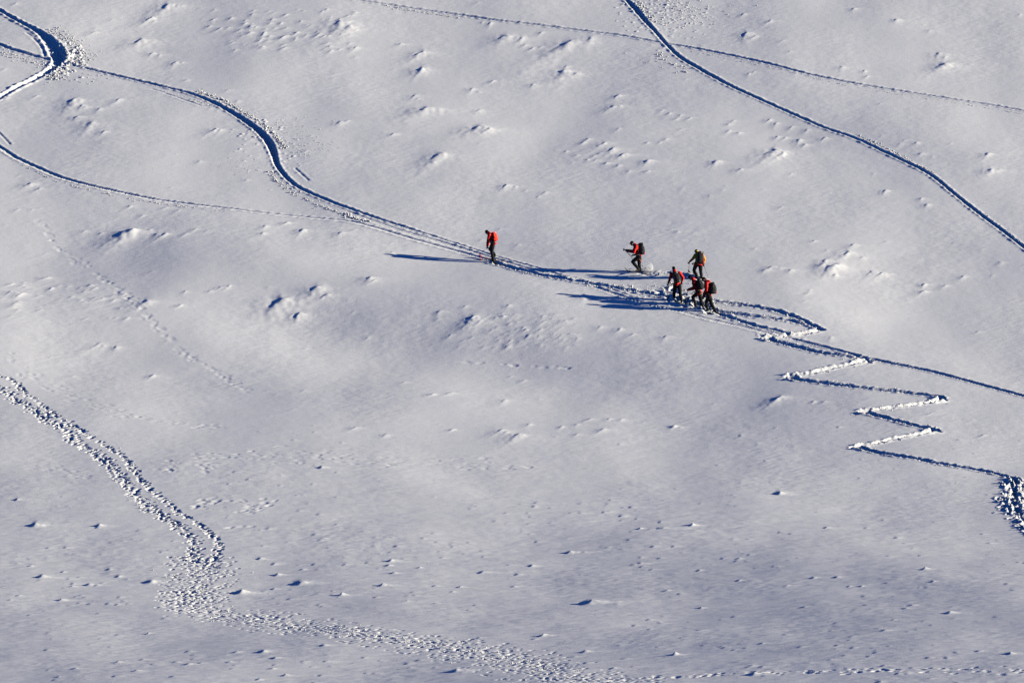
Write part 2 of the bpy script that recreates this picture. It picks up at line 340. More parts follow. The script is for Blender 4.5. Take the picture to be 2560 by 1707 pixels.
carve(p, [(870, 531, 0.24, 0.036), (940, 556, 0.24, 0.045), (1010, 580, 0.24, 0.054), (1118, 611, 0.24, 0.054), (1230, 645, 0.224, 0.045), (1330, 675, 0.208, 0.054), (1440, 697, 0.208, 0.054), (1508, 725, 0.208, 0.063), (1560, 743, 0.208, 0.072), (1640, 765, 0.208, 0.081), (1700, 778, 0.208, 0.081), (1775, 799, 0.208, 0.081), (1860, 818, 0.208, 0.072),
          (1928, 836, 0.24, 0.072), (2043, 862, 0.272, 0.072), (2157, 892, 0.256, 0.09), (2234, 908, 0.24, 0.108), (2330, 928, 0.224, 0.117), (2425, 953, 0.224, 0.117), (2600, 1000, 0.224, 0.117)],
      PAIR, rim=.015, rough=.006, jag=.008, seed=4)
p = new_path('ski_track', 'long shallow ski track curving in from the left edge to the leading skier')
carve(p, [(-40, 345, 0.216, 0.101), (0, 369, 0.245, 0.121), (38, 394, 0.259, 0.121), (96, 421, 0.259, 0.121), (153, 444, 0.259, 0.132), (230, 465, 0.23, 0.121), (306, 482, 0.23, 0.121), (383, 498, 0.23, 0.111), (478, 511, 0.216, 0.111), (574, 522, 0.202, 0.081), (689, 536, 0.202, 0.0709), (804, 547, 0.202, 0.0709), (880, 555, 0.216, 0.0709),
          (960, 576, 0.216, 0.0709), (1022, 595, 0.216, 0.0607), (1118, 622, 0.202, 0.0607), (1225, 651, 0.187, 0.0506)],
      [(-.3, .3, .6, .2), (.22, .5, 1, .15)], rim=.022, rough=.01, jag=.012, seed=5)
p = new_path('ski_track', 'hairpin ski turn with a deep shaded bank in the upper left corner')
carve(p, [(-30, 10, 0.222, 0.0923), (0, 28, 0.229, 0.0923), (50, 56, 0.254, 0.0997), (92, 78, 0.381, 0.154), (118, 98, 0.667, 0.293), (136, 120, 0.924, 0.385), (145, 138, 0.924, 0.4), (147, 152, 0.7, 0.308), (138, 166, 0.509, 0.231), (120, 180, 0.445, 0.2), (103, 190, 0.381, 0.154), (78, 203, 0.35, 0.123), (50, 216, 0.331, 0.107), (25, 230, 0.318, 0.107), (-30, 262, 0.318, 0.107)],
      [(0, 1, 1, .6)], rim=.05, rough=.022, jag=.03, seed=6)
p = new_path('pole_marks', 'short broken pole scratch inside the hairpin turn')
for q in [[(68, 84), (76, 89)], [(84, 97), (91, 103)], [(95, 108), (101, 115)], [(104, 119), (109, 132), (111, 140)]]:
    carve(p, [(a, b, .12, .05) for a, b in q], ONE, rim=.01, seed=7)
for q in [[(740, 423), (748, 430), (770, 450)], [(385, 225), (398, 228)], [(415, 235), (432, 240)], [(445, 245), (498, 263)], [(-5, 330), (10, 345), (24, 360)]]:
    carve(p, [(a, b, .10, .05) for a, b in q], ONE, rim=.01, seed=8)

p = new_path('ski_track', 'single dark ski track leaving the zigzag towards the right edge')
carve(p, [(1985, 848, .14, .05), (2043, 863, .18, .08), (2110, 880, .22, .11), (2157, 892, .24, .13), (2234, 909, .24, .14), (2330, 929, .24, .14), (2425, 954, .24, .14), (2600, 1001, .24, .14)], [(0, 1, 1, .1)], rim=.02, rough=.008, jag=.012, seed=9)
# skin track kicked by the climbers
p = new_path('skin_track', 'trampled zigzag climbing track with alternating bright and dark legs on the right')
legs = [zz(Z6, [(340, 530), (500, 553), (680, 580), (800, 613), (900, 652), (975, 692), (1035, 715)]),
        zz(Z6, [(370, 597), (600, 630), (800, 655), (950, 688), (1000, 706)]),
        zz(Z6, [(380, 622), (600, 690), (740, 722), (830, 752)]),
        zz(Z6, [(1035, 715), (950, 735), (840, 750), (745, 760), (640, 766)]),
        zz(Z6, [(620, 765), (740, 793), (880, 830), (1010, 862), (1150, 882), (1300, 903), (1360, 918)]),
        zz(Z6, [(1350, 918), (1280, 930), (1100, 966), (950, 1000), (785, 1027)]),
        zz(Z6, [(790, 1024), (870, 1040), (1100, 1070), (1350, 1100), (1600, 1127), (1760, 1150), (1845, 1174)]),
        zz(Z6, [(1840, 1172), (1770, 1185), (1600, 1210), (1450, 1227), (1265, 1252)]),
        zz(Z6, [(1270, 1250), (1350, 1266), (1500, 1305), (1650, 1345), (1800, 1376)]),
        zz(Z6, [(1795, 1372), (1700, 1390), (1500, 1430), (1350, 1465), (1225, 1482)]),
        zz(Z6, [(1235, 1480), (1330, 1502), (1450, 1527), (1720, 1568)]) + zz(Z8, [(1700, 115), (1900, 150), (2100, 185), (2250, 222), (2290, 240)])]
def along(L, px, end):
    """point px pixels in from one end of a leg"""
    Q = L[::-1] if end else L; (x0, y0), (x1, y1) = Q[0][:2], Q[1][:2]; d = math.hypot(x1 - x0, y1 - y0); return (x0 + (x1 - x0) * px / d, y0 + (y1 - y0) * px / d)
for i in range(3, len(legs) - 1):
    A, B = legs[i], legs[i + 1]; c = ((A[-1][0] + B[0][0]) / 2, (A[-1][1] + B[0][1]) / 2)
    a1, b1 = along(A, 15, True), along(B, 15, False); a2, b2 = along(A, 30, True), along(B, 30, False)
    m = ((c[0] * 2 + a1[0] + b1[0]) / 4, (c[1] * 2 + a1[1] + b1[1]) / 4)
    carve(p, [(q[0], q[1], .30, .13) for q in (a2, a1, m, b1, b2)], [(0, 1, 1, 0)], rim=.05, rough=.05, jag=.07, seed=60 + i, wall=.3)
    pits(p, [(m[0] - 7, m[1], .35), (m[0] + 7, m[1] + 1, .35)], 30, size=(.06, .13), depth=.09, rim=.25)
legs = [L if i < 3 else [along(L, 13, False)] + L[1:-1] + [along(L, 13, True)] for i, L in enumerate(legs)]
for i, L in enumerate(legs):
    bright = i in (3, 5, 7, 9); upper = i < 3
    wd, dp = (.25, .13) if bright else (.26, .14) if upper else (.32, .20)
    carve(p, [(a, b, wd * rnd.uniform(.8, 1.2), dp * rnd.uniform(.75, 1.2)) for a, b in L], [(0, 1, 1, -.3 if bright else .2)], rim=.035, rough=.06 if bright else .035, jag=.07 if bright else .05, seed=10 + i, wall=.3)
SKIN_LEGS = legs
lead = [(1228, 656), (1255, 662), (1286, 672), (1320, 680), (1365, 690), (1405, 697), (1460, 706), (1520, 716), (1575, 726), (1640, 737), (1700, 748), (1770, 768)]
p2 = new_path('skin_track', 'lumpy climbing track between the leading skier and the group')
carve(p2, [(a, b, .28, .12) for a, b in lead], [(0, 1, 1, .25)], rim=.045, rough=.05, jag=.06, seed=30)
carve(p2, [(a, b, .30, .10) for a, b in [(1604, 684), (1640, 684), (1680, 683), (1720, 690), (1756, 700)]], ONE, rim=.045, rough=.045, jag=.05, seed=31)
pits(p2, [(1655, 722, .7), (1690, 742, .9), (1740, 764, .9), (1800, 783, .4)], 16, size=(.09, .2), depth=.10, seed=3)
# churned patch at the right edge
p = new_path('churned_snow', 'wide churned patch where the zigzag track reaches the right edge')
blob = zz(Z8, [(2285, 230, .55), (2290, 300, 1.0), (2290, 370, 1.3), (2310, 440, 1.2), (2352, 510, .9), (2440, 600, .8)])
carve(p, [(a, b, w * .28, .09) for a, b, w in blob], [(0, 1, 1, .2)], rim=.03, rough=.10, jag=.16, seed=33, wall=.3)
pits(p, [(a, b, w * .5) for a, b, w in blob], 24, size=(.07, .17), depth=.13, rim=.25)

# boot trail on the lower left
p = new_path('footprint_trail', 'wide trail of deep footprints winding down the lower left to the bottom edge')
F1 = zz(Z4, [(-60, 1000), (0, 1020), (80, 1045), (150, 1110), (250, 1190), (350, 1270), (480, 1340), (600, 1420), (720, 1490), (820, 1555)]) + \
     zz(Z7, [(840, 130), (930, 250), (1000, 320), (1080, 380), (1160, 450), (1270, 510), (1340, 560), (1385, 600), (1432, 645), (1425, 700), (1395, 770), (1350, 830)])
F2 = zz(Z4, [(-60, 1070), (0, 1095), (70, 1150), (180, 1220), (300, 1300), (420, 1370), (500, 1450), (600, 1510), (690, 1568)]) + \
     zz(Z7, [(750, 180), (830, 270), (900, 350), (980, 430), (1080, 490), (1160, 550), (1220, 600), (1270, 660), (1250, 730), (1230, 790)])
pits(p, [(a, b, .20) for a, b in F1], 10, size=(.055, .095), depth=.10, rim=.08)
pits(p, [(a, b, .38) for a, b in F2], 18, size=(.05, .095), depth=.10, rim=.08)
pits(p, zz(Z7, [(1300, 730, 1.2), (1310, 820, 1.5), (1300, 900, 1.5), (1270, 980, 1.4), (1250, 1050, 1.4)]), 46, size=(.045, .08), depth=.06, rim=.04)
pits(p, zz(Z7, [(1200, 960, .9), (1220, 1050, 1.2), (1330, 1110, 1.6), (1500, 1120, 1.9), (1700, 1150, 1.9), (2000, 1200, 1.8), (2352, 1245, 1.6)]) +
     zz(Z9, [(300, 1275, 1.7), (600, 1315, 1.9), (900, 1370, 2.1), (1200, 1440, 2.2), (1500, 1530, 2.0), (1900, 1600, 1.5)]), 46, size=(.045, .085), depth=.062, rim=.04)
p = new_path('footprint_trail', 'thin line of footprints along the bottom edge towards the right')
pits(p, zz(Z9, [(1700, 1560, .8), (2000, 1535, .7), (2352, 1525, .7)]) + zz(Z8, [(300, 1512, .6), (600, 1500, .6), (1000, 1497, .5), (1500, 1485, .6), (2000, 1480, .8), (2400, 1485, .8)]), 7, size=(.06, .13), depth=.05)
# faint snowed-in trails
for q, n, dp in [(zz(Z4, [(250, 0, .25), (300, 60, .25), (400, 200, .28), (600, 340, .3), (800, 470, .32), (900, 560, .3), (1000, 680, .32), (1100, 770, .32), (1250, 900, .32), (1400, 980, .3), (1500, 1050, .3), (1640, 1115, .3)]), 5, .010),
                 (zz(Z4, [(0, 880, .8), (200, 1040, .7), (500, 1160, .6), (800, 1270, .6), (1200, 1330, .5), (1500, 1360, .5)]), 6, .009),
                 (zz(Z5, [(770, 922, .08), (1000, 940, .08), (1300, 960, .1), (1490, 966, .06)]), 3, .012),
                 (zz(Z7, [(1250, 90, 1.3), (1700, 80, 1.6), (2352, 110, 1.8)]) + zz(Z9, [(300, 120, 1.8), (700, 140, 1.5), (1250, 155, .8)]), 8, .012),
                 (zz(Z7, [(1080, 190, .6), (1120, 110, .5)]), 8, .012), (zz(Z7, [(1300, 130, .5), (1370, 200, .5)]), 8, .012),
                 (zz(Z7, [(1300, 430, .5), (1400, 340, .5)]), 9, .018), (zz(Z7, [(1520, 370, .5), (1600, 390, .5)]), 8, .016), (zz(Z7, [(1600, 460, .5), (1780, 370, .6)]), 9, .018),
                 (zz(Z7, [(1480, 560, .5), (1650, 545, .5)]), 8, .012), (zz(Z7, [(260, 140, .7), (400, 190, .7), (560, 230, .5)]), 6, .009)]:
    pits(0, q, n, size=(.10, .2), depth=dp)
# lumps thrown beside the turns
for (a, b, w, n, dp) in [(655, 330, 1.2, 60, -.04), (700, 400, 2.0, 50, -.03), (1640, 25, 2.2, 150, -.032), (1690, 60, 2.0, 80, -.025), (175, 145, .9, 90, -.10), (160, 175, .8, 40, -.08)]:
    g = to_ground([a], [b])[0]
    for i in range(n):
        stamp(g[0] + rng.normal(0, w * .5), g[1] + rng.normal(0, w * .9), rnd.uniform(.05, .11), rnd.uniform(.05, .12), dp * rnd.uniform(.4, 1.2), rnd.uniform(0, 3), 0)

# wind grain over everything
U = X * .985 + Y * .17; V = -X * .17 + Y * .985
lowz = 1 - sstep(-45, -5, Y)
G1 = .012 * noise(U / 1.1, V / .8, 31) + .0085 * noise(U / .42, V / .26, 32) + .0038 * noise(X / .24, Y / .22, 33) + .004 * noise((X * .94 + Y * .34) / .9, (Y * .94 - X * .34) / .16, 37)
patch = .45 + .9 * np.clip(noise(X / 5, Y / 7, 34) + .35, 0, 1)
D += G1 * patch
D += lowz * (.016 * noise(X / 2.6, Y / .6, 35) + .014 * noise(X / 1.1, Y / .34, 36) + .010 * noise(X / .5, Y / .25, 38) * np.clip(noise(X / 6, Y / 5, 39) + .3, 0, 1) * 2)
D *= fine
HZ = H + D

def ground(x, y):
    x = np.atleast_1d(np.asarray(x, float)); y = np.atleast_1d(np.asarray(y, float))
    j = np.clip(np.searchsorted(XS, x) - 1, 0, len(XS) - 2); i = np.clip(np.searchsorted(YS, y) - 1, 0, len(YS) - 2)
    fx = (x - XS[j]) / (XS[j + 1] - XS[j]); fy = (y - YS[i]) / (YS[i + 1] - YS[i])
    return (HZ[i, j] * (1 - fx) + HZ[i, j + 1] * fx) * (1 - fy) + (HZ[i + 1, j] * (1 - fx) + HZ[i + 1, j + 1] * fx) * fy

# ------------------------------------------------------------------ materials
def mat(name, col, rough=.7, noise_scale=None, noise_amt=.15, bump=None, spec=.3, metal=0):
    m = bpy.data.materials.new(name); m.use_nodes = True; t = m.node_tree; b = t.nodes['Principled BSDF']
    b.inputs['Roughness'].default_value = rough; b.inputs['Metallic'].default_value = metal
    b.inputs['Specular IOR Level'].default_value = spec
    b.inputs['Base Color'].default_value = (*col, 1)
    if noise_scale:
        tc = t.nodes.new('ShaderNodeTexCoord'); n = t.nodes.new('ShaderNodeTexNoise'); n.inputs['Scale'].default_value = noise_scale; n.inputs['Detail'].default_value = 5
        t.links.new(tc.outputs['Object'], n.inputs['Vector'])
        mx = t.nodes.new('ShaderNodeMix'); mx.data_type = 'RGBA'
        mx.inputs[6].default_value = (*[c * (1 - noise_amt) for c in col], 1); mx.inputs[7].default_value = (*[min(1, c * (1 + noise_amt)) for c in col], 1)
        t.links.new(n.outputs['Fac'], mx.inputs[0]); t.links.new(mx.outputs[2], b.inputs['Base Color'])
        if bump:
            bp = t.nodes.new('ShaderNodeBump'); bp.inputs['Strength'].default_value = bump[0]; bp.inputs['Distance'].default_value = bump[1]
            t.links.new(n.outputs['Fac'], bp.inputs['Height']); t.links.new(bp.outputs[0], b.inputs['Normal'])
    return m

def snow_material():
    m = bpy.data.materials.new('snow'); m.use_nodes = True; t = m.node_tree; b = t.nodes['Principled BSDF']
    L = t.links.new
    b.inputs['Roughness'].default_value = .75; b.inputs['Specular IOR Level'].default_value = .15
    tc = t.nodes.new('ShaderNodeTexCoord')
    n1 = t.nodes.new('ShaderNodeTexNoise'); n1.inputs['Scale'].default_value = 9; n1.inputs['Detail'].default_value = 6; n1.inputs['Roughness'].default_value = .7
    n2 = t.nodes.new('ShaderNodeTexNoise'); n2.inputs['Scale'].default_value = .35; n2.inputs['Detail'].default_value = 4
    L(tc.outputs['Object'], n1.inputs['Vector']); L(tc.outputs['Object'], n2.inputs['Vector'])
    mx = t.nodes.new('ShaderNodeMix'); mx.data_type = 'RGBA'
    mx.inputs[6].default_value = (.66, .66, .66, 1); mx.inputs[7].default_value = (.73, .73, .73, 1)
    L(n2.outputs['Fac'], mx.inputs[0]); L(mx.outputs[2], b.inputs['Base Color'])
    bp = t.nodes.new('ShaderNodeBump'); bp.inputs['Strength'].default_value = .6; bp.inputs['Distance'].default_value = .014
    L(n1.outputs['Fac'], bp.inputs['Height']); L(bp.outputs[0], b.inputs['Normal'])
    return m
M_SNOW = snow_material()

# ------------------------------------------------------------------ the snow sheet, split into slope and paths
def build_ground():
    ny, nx = HZ.shape
    co = np.stack([X, Y, HZ], -1).reshape(-1, 3)
    gy = np.gradient(HZ, YS, axis=0); gx = np.gradient(HZ, XS, axis=1)
    nr = np.stack([-gx, -gy, np.ones_like(gx)], -1); nr /= np.linalg.norm(nr, axis=-1, keepdims=True); nr = nr.reshape(-1, 3)
    i, j = np.meshgrid(np.arange(ny - 1), np.arange(nx - 1), indexing='ij')
    a = (i * nx + j).ravel()
    quads = np.stack([a, a + 1, a + nx + 1, a + nx], -1)
    o = OWN
    fo = np.maximum(np.maximum(o[:-1, :-1], o[1:, :-1]), np.maximum(o[:-1, 1:], o[1:, 1:])).ravel()
    for pid in range(len(PATHS)):
        q = quads[fo == pid]
        if len(q) == 0: continue
        used, inv = np.unique(q.ravel(), return_inverse=True)
        name = 'snow_slope' if pid == 0 else PATHS[pid][0]
        me = bpy.data.meshes.new(name)
        me.vertices.add(len(used)); me.vertices.foreach_set('co', co[used].astype(np.float32).ravel())
        me.loops.add(len(q) * 4); me.loops.foreach_set('vertex_index', inv.astype(np.int32))
        me.polygons.add(len(q)); me.polygons.foreach_set('loop_start', np.arange(0, len(q) * 4, 4, dtype=np.int32))
        me.polygons.foreach_set('use_smooth', np.ones(len(q), bool))
        me.update(calc_edges=True); me.validate()
        at = me.attributes.new('custom_normal', 'FLOAT_VECTOR', 'POINT'); at.data.foreach_set('vector', nr[used].astype(np.float32).ravel())
        me.materials.append(M_SNOW)
        ob = bpy.data.objects.new(name, me); C.objects.link(ob); ob['kind'] = 'structure'
        ob['label'] = 'wind-blown snow slope filling the whole view' if pid == 0 else PATHS[pid][1]
build_ground()
#PEOPLE
# ------------------------------------------------------------------ shape helpers
class Shape:
    """collects closed solids; voxel() fuses them into one continuous skin"""
    def __init__(self): self.v = []; self.f = []
    def _add(self, vs, fs):
        o = len(self.v); self.v += [tuple(p) for p in vs]; self.f += [tuple(i + o for i in f) for f in fs]
    def capsule(self, a, b, ra, rb, n=12, flat=None):
        """tapered round-ended limb from a to b; flat=(axis, factor) squashes it along a direction"""
        a = Vector(a); b = Vector(b); d = b - a; L = d.length
        z = d.normalized() if L > 1e-6 else Vector((0, 0, 1))
        x = z.orthogonal().normalized(); y = z.cross(x)
        rings = [(-math.cos(t) * ra, math.sin(t) * ra, a) for t in (.35, .8, 1.2, math.pi / 2)] + [(math.cos(t) * rb, math.sin(t) * rb, b) for t in (math.pi / 2, 1.2, .8, .35)]
        vs = [a - z * ra]
        for (h, r, c) in rings:
            for i in range(n):
                t = 2 * math.pi * i / n; vs.append(c + z * h + (x * math.cos(t) + y * math.sin(t)) * r)
        vs.append(b + z * rb)
        if flat:
            ax = Vector(flat[0]).normalized(); m = (a + b) / 2
            vs = [p - ax * ((p - m).dot(ax)) * (1 - flat[1]) for p in vs]
        m_ = len(rings); fs = [(0, 1 + (i + 1) % n, 1 + i) for i in range(n)]
        for k in range(m_ - 1):
            for i in range(n):
                p = 1 + k * n + i; q = 1 + k * n + (i + 1) % n; fs.append((p, q, q + n, p + n))
        e = len(vs) - 1; s = 1 + (m_ - 1) * n; fs += [(e, s + i, s + (i + 1) % n) for i in range(n)]
        self._add(vs, fs)
    def chain(self, pts, radii, n=12, flat=None):
        for i in range(len(pts) - 1): self.capsule(pts[i], pts[i + 1], radii[i], radii[i + 1], n, flat)
    def ellipsoid(self, c, axes, n=14, m=10, power=1.0):
        """axes: three vectors (half-lengths); power < 1 gives a boxier body"""
        c = Vector(c); A = [Vector(a) for a in axes]; vs = []
        sp = lambda t: math.copysign(abs(t) ** power, t)
        vs.append(c - A[2])
        for k in range(1, m):
            th = -math.pi / 2 + math.pi * k / m
            for i in range(n):
                ph = 2 * math.pi * i / n
                vs.append(c + A[0] * (sp(math.cos(th)) * sp(math.cos(ph))) + A[1] * (sp(math.cos(th)) * sp(math.sin(ph))) + A[2] * sp(math.sin(th)))
        vs.append(c + A[2]); fs = [(0, 1 + (i + 1) % n, 1 + i) for i in range(n)]
        for k in range(m - 2):
            for i in range(n):
                p = 1 + k * n + i; q = 1 + k * n + (i + 1) % n; fs.append((p, q, q + n, p + n))
        e = len(vs) - 1; s = 1 + (m - 2) * n; fs += [(e, s + i, s + (i + 1) % n) for i in range(n)]
        self._add(vs, fs)
    def mesh(self, name):
        me = bpy.data.meshes.new(name); me.from_pydata(self.v, [], self.f); me.validate()
        bm = bmesh.new(); bm.from_mesh(me); bmesh.ops.recalc_face_normals(bm, faces=bm.faces); bm.to_mesh(me); bm.free()
        return me
    def build(self, name, m, parent=None, voxel=None, smooth=3):
        me = self.mesh(name)
        if voxel:
            tmp = bpy.data.objects.new('tmp', me); C.objects.link(tmp)
            r = tmp.modifiers.new('r', 'REMESH'); r.mode = 'VOXEL'; r.voxel_size = voxel; r.use_smooth_shade = True
            if smooth:
                s = tmp.modifiers.new('s', 'SMOOTH'); s.factor = .5; s.iterations = smooth
            dg = bpy.context.evaluated_depsgraph_get(); dg.update()
            new = bpy.data.meshes.new_from_object(tmp.evaluated_get(dg)); bpy.data.objects.remove(tmp); bpy.data.meshes.remove(me)
            me = new; me.name = name
        else:
            me.polygons.foreach_set('use_smooth', np.ones(len(me.polygons), bool))
        me.materials.clear(); me.materials.append(m)
        return link(name, me, parent)
def link(name, me, parent=None):
    o = bpy.data.objects.new(name, me); C.objects.link(o)
    if parent is not None: o.parent = parent
    return o
def tag(o, label, cat, group=None, kind=None):
    o['label'] = label; o['category'] = cat
    if group: o['group'] = group
    if kind: o['kind'] = kind
    return o

M_SKIN = mat('skin', (.40, .20, .13), .55)
M_RED = mat('red_shell_fabric', (.90, .022, .014), .6, 14, .18, (.5, .02), spec=.25)
M_YEL = mat('yellow_shell_fabric', (.85, .31, .008), .6, 14, .18, (.5, .02), spec=.25)
M_BLACK = mat('black_trouser_fabric', (.005, .005, .007), .8, 16, .3, (.5, .02), spec=.2)
M_PACK = mat('black_pack_fabric', (.007, .007, .009), .7, 20, .4, (.4, .015), spec=.3)
M_REDPACK = mat('red_pack_fabric', (.88, .035, .012), .6, 20, .2, (.4, .015), spec=.25)
M_HAT = mat('dark_knit', (.006, .006, .007), .9, 60, .4, (.6, .01), spec=.1)
M_BOOT = mat('boot_plastic', (.05, .048, .042), .4, 10, .2)
M_GLOVE = mat('glove_leather', (.012, .012, .012), .7)
M_POLE = mat('pole_shaft', (.09, .09, .10), .35, metal=.4)
M_GRIP = mat('pole_grip', (.012, .012, .012), .6)
M_SKI = mat('ski_top_sheet', (.05, .035, .03), .35, 8, .4)
M_SKIRED = mat('red_ski_top_sheet', (.28, .008, .018), .35, 8, .2)
M_BIND = mat('binding_metal', (.12, .12, .12), .35, metal=.6)
M_TEAL = mat('teal_pouch', (.01, .12, .11), .6)
M_ORANGE = mat('orange_strap', (.65, .10, .01), .6)
M_REFLECT = mat('grey_reflective_patch', (.55, .55, .52), .4)
M_GOGGLE = mat('yellow_goggle_strap', (.65, .42, .01), .5)
M_EYE = mat('dark_eye', (.02, .015, .012), .3)

def ground_pt(u, v):
    return Vector(to_ground([u], [v], lambda x, y: ground(x, y))[0])

# ------------------------------------------------------------------ climbers
def person(label, pix, scale, J, fwd, jacket_mat, hat='beanie', look=None, pack=None, extras=()):
    """J: joints in metres from the front foot: x to the right, y away, z up"""
    O = ground_pt(*pix)
    fwd = Vector((fwd[0], fwd[1], 0)).normalized(); left = Vector((-fwd.y, fwd.x, 0))
    P = {k: Vector(v) for k, v in J.items()}
    # planted feet stand on the snow
    for s in ('a', 'b'):
        if s + '_plant' in J or True:
            an = P['ankle_' + s]; g = ground(O.x + an.x, O.y + an.y)[0] - O.z
            lift = J.get('lift_' + s, (0, 0, 0))[2]
            P['ankle_' + s] = Vector((an.x, an.y, g + .10 + lift))
    up_head = (P['head'] - P['neck']).normalized()
    look = Vector(look).normalized() if look else (fwd - Vector((0, 0, .35))).normalized()
    hs = look.cross(Vector((0, 0, 1))).normalized(); hu = hs.cross(look).normalized()
    sa, sb = P['shoulder_a'], P['shoulder_b']; hip = P['hip']; neck = P['neck']
    side = (sb - sa).normalized()
    chest = (sa + sb) / 2 * .55 + hip * .2 + neck * .25
    spine = (neck - hip).normalized(); front = spine.cross(side).normalized()
    hipw = Vector((side.x, side.y, 0)).normalized() * .10
    ha, hb = hip - hipw, hip + hipw
    def feet(s):
        an = P['ankle_' + s]; pitch = J.get('pitch_' + s, (0, 0, 0))[2]
        f = (fwd * math.cos(pitch) + Vector((0, 0, -math.sin(pitch)))); return an, f
    # the body: one continuous skin
    b = Shape()
    b.ellipsoid(P['head'] + hu * .01, [hs * .072, look * .090, hu * .110])
    b.ellipsoid(P['head'] + look * .035 - hu * .07, [hs * .050, look * .05, hu * .045])
    b.capsule(P['head'] + look * .085 + hu * .005, P['head'] + look * .108 - hu * .028, .010, .016, 8)
    for q in (-1, 1): b.ellipsoid(P['head'] + hs * (.074 * q), [hs * .012, look * .022, hu * .032], 8, 6)
    b.capsule(P['head'] - hu * .06 - look * .02, neck, .052, .058)
    b.chain([neck, chest, hip], [.07, .125, .125]); b.capsule(sa, sb, .072, .072); b.capsule(ha, hb, .095, .095)
    for s, h in (('a', ha), ('b', hb)):
        sh, el, ha_ = P['shoulder_' + s], P['elbow_' + s], P['hand_' + s]
        b.chain([sh, el, ha_], [.058, .043, .030])
        hand(b, ha_, (ha_ - el).normalized(), side if s == 'a' else -side, .012)
        kn = P['knee_' + s]; an, f = feet(s)
        b.chain([h, kn, an], [.090, .060, .042]); b.capsule(an - f * .03 - Vector((0, 0, .05)), an + f * .15 - Vector((0, 0, .06)), .038, .032)
    body = b.build('person', M_SKIN, voxel=.013)
    body.location = O; tag(body, label, 'person', 'ski tourers climbing the slope')
    for q in (-1, 1):
        e = Shape(); e.ellipsoid(P['head'] + look * .082 + hs * (.030 * q) + hu * .012, [hs * .012, look * .010, hu * .008], 8, 6); e.build('eye', M_EYE, body)
    mo = Shape(); mo.capsule(P['head'] + look * .083 - hu * .062 - hs * .018, P['head'] + look * .083 - hu * .062 + hs * .018, .006, .006, 8); mo.build('mouth', mat('lips', (.25, .07, .06), .5), body)
    # clothes
    j = Shape()
    hem = hip + spine * .05
    j.chain([neck - spine * .03, chest, hem], [.09, .168, .155], 14)
    j.capsule(sa, sb, .10, .10); j.capsule(chest - side * .08, chest + side * .08, .135, .135)
    j.capsule(ha + spine * .05, hb + spine * .05, .10, .10)
    for s in 'ab':
        sh, el, hd = P['shoulder_' + s], P['elbow_' + s], P['hand_' + s]
        j.chain([sh, el, hd - (hd - el).normalized() * .05], [.095, .074, .057])
    j.capsule(neck - front * .04, neck + hu * .03 - look * .05, .07, .075)         # hood / collar
    jk = j.build('jacket', jacket_mat, body, voxel=.016, smooth=4); wrinkle(jk, .010, 11)
    t = Shape(); t.capsule(ha, hb, .118, .118)
    for s, h in (('a', ha), ('b', hb)):
        kn = P['knee_' + s]; an, f = feet(s)
        t.chain([h, h * .5 + kn * .5, kn, kn * .45 + an * .55, an + Vector((0, 0, .02))], [.122, .112, .090, .085, .074])
    tr = t.build('trousers', M_BLACK, body, voxel=.016, smooth=4); wrinkle(tr, .009, 14)
    for s in 'ab':
        an, f = feet(s); bt = Shape(); dn = Vector((0, 0, -1)) if abs(f.z) < .1 else f.cross(left).normalized() * (1 if f.cross(left).z < 0 else -1)
        bt.capsule(an + dn * -.10, an + dn * .03, .066, .062); bt.capsule(an - f * .05 + dn * .055, an + f * .17 + dn * .06, .048, .040); bt.capsule(an + dn * .02, an + f * .08 + dn * .04, .055, .045)
        bt.build('ski_boot', M_BOOT, body, voxel=.014, smooth=2)
        el, hd = P['elbow_' + s], P['hand_' + s]; g = Shape(); hand(g, hd, (hd - el).normalized(), side if s == 'a' else -side, .0155)
        g.capsule(hd - (hd - el).normalized() * .09, hd, .042, .036); g.build('glove', M_GLOVE, body, voxel=.009, smooth=2)
    h = Shape()
    hc = P['head'] + hu * .035 - look * .012
    h.ellipsoid(hc, [hs * .086, look * .102, hu * .096]); h.ellipsoid(hc - hu * .015, [hs * .09, look * .106, hu * .045])
    if hat == 'peak': h.ellipsoid(P['head'] + look * .125 + hu * .04, [hs * .06, look * .05, hu * .010], 12, 6)
    hat_o = h.build('beanie' if hat != 'peak' else 'peaked_cap', M_HAT, body, voxel=.012, smooth=2)
    for fn in extras: fn(body, P, dict(hs=hs, hu=hu, look=look, side=side, spine=spine, front=front, fwd=fwd, left=left, hip=hip, chest=chest, neck=neck))
    return O, P, body

def hand(b, c, d, thumb, r):
    """closed hand: palm, four fingers curled round the grip, thumb leaving the side of the palm"""
    t = (thumb - d * thumb.dot(d)).normalized(); n = d.cross(t).normalized()
    b.capsule(c, c + d * .075, .030, .036, 10, (n, .62))
    for k, (o, L) in enumerate([(-.030, .036), (-.010, .042), (.010, .039), (.030, .031)]):
        k0 = c + d * .078 + t * o; k1 = k0 + d * L * .7 - n * .014; k2 = k1 - n * L * .85 + d * .002; k3 = k2 - d * L * .7 - n * .004
        b.chain([c + d * .05 + t * o, k0, k1, k2, k3], [r, r, r * .95, r * .88, r * .8], 8)
    b.chain([c + d * .025 + t * .028, c + d * .05 + t * .056 - n * .012, c + d * .076 + t * .050 - n * .032], [r * 1.1, r, r * .85], 8)

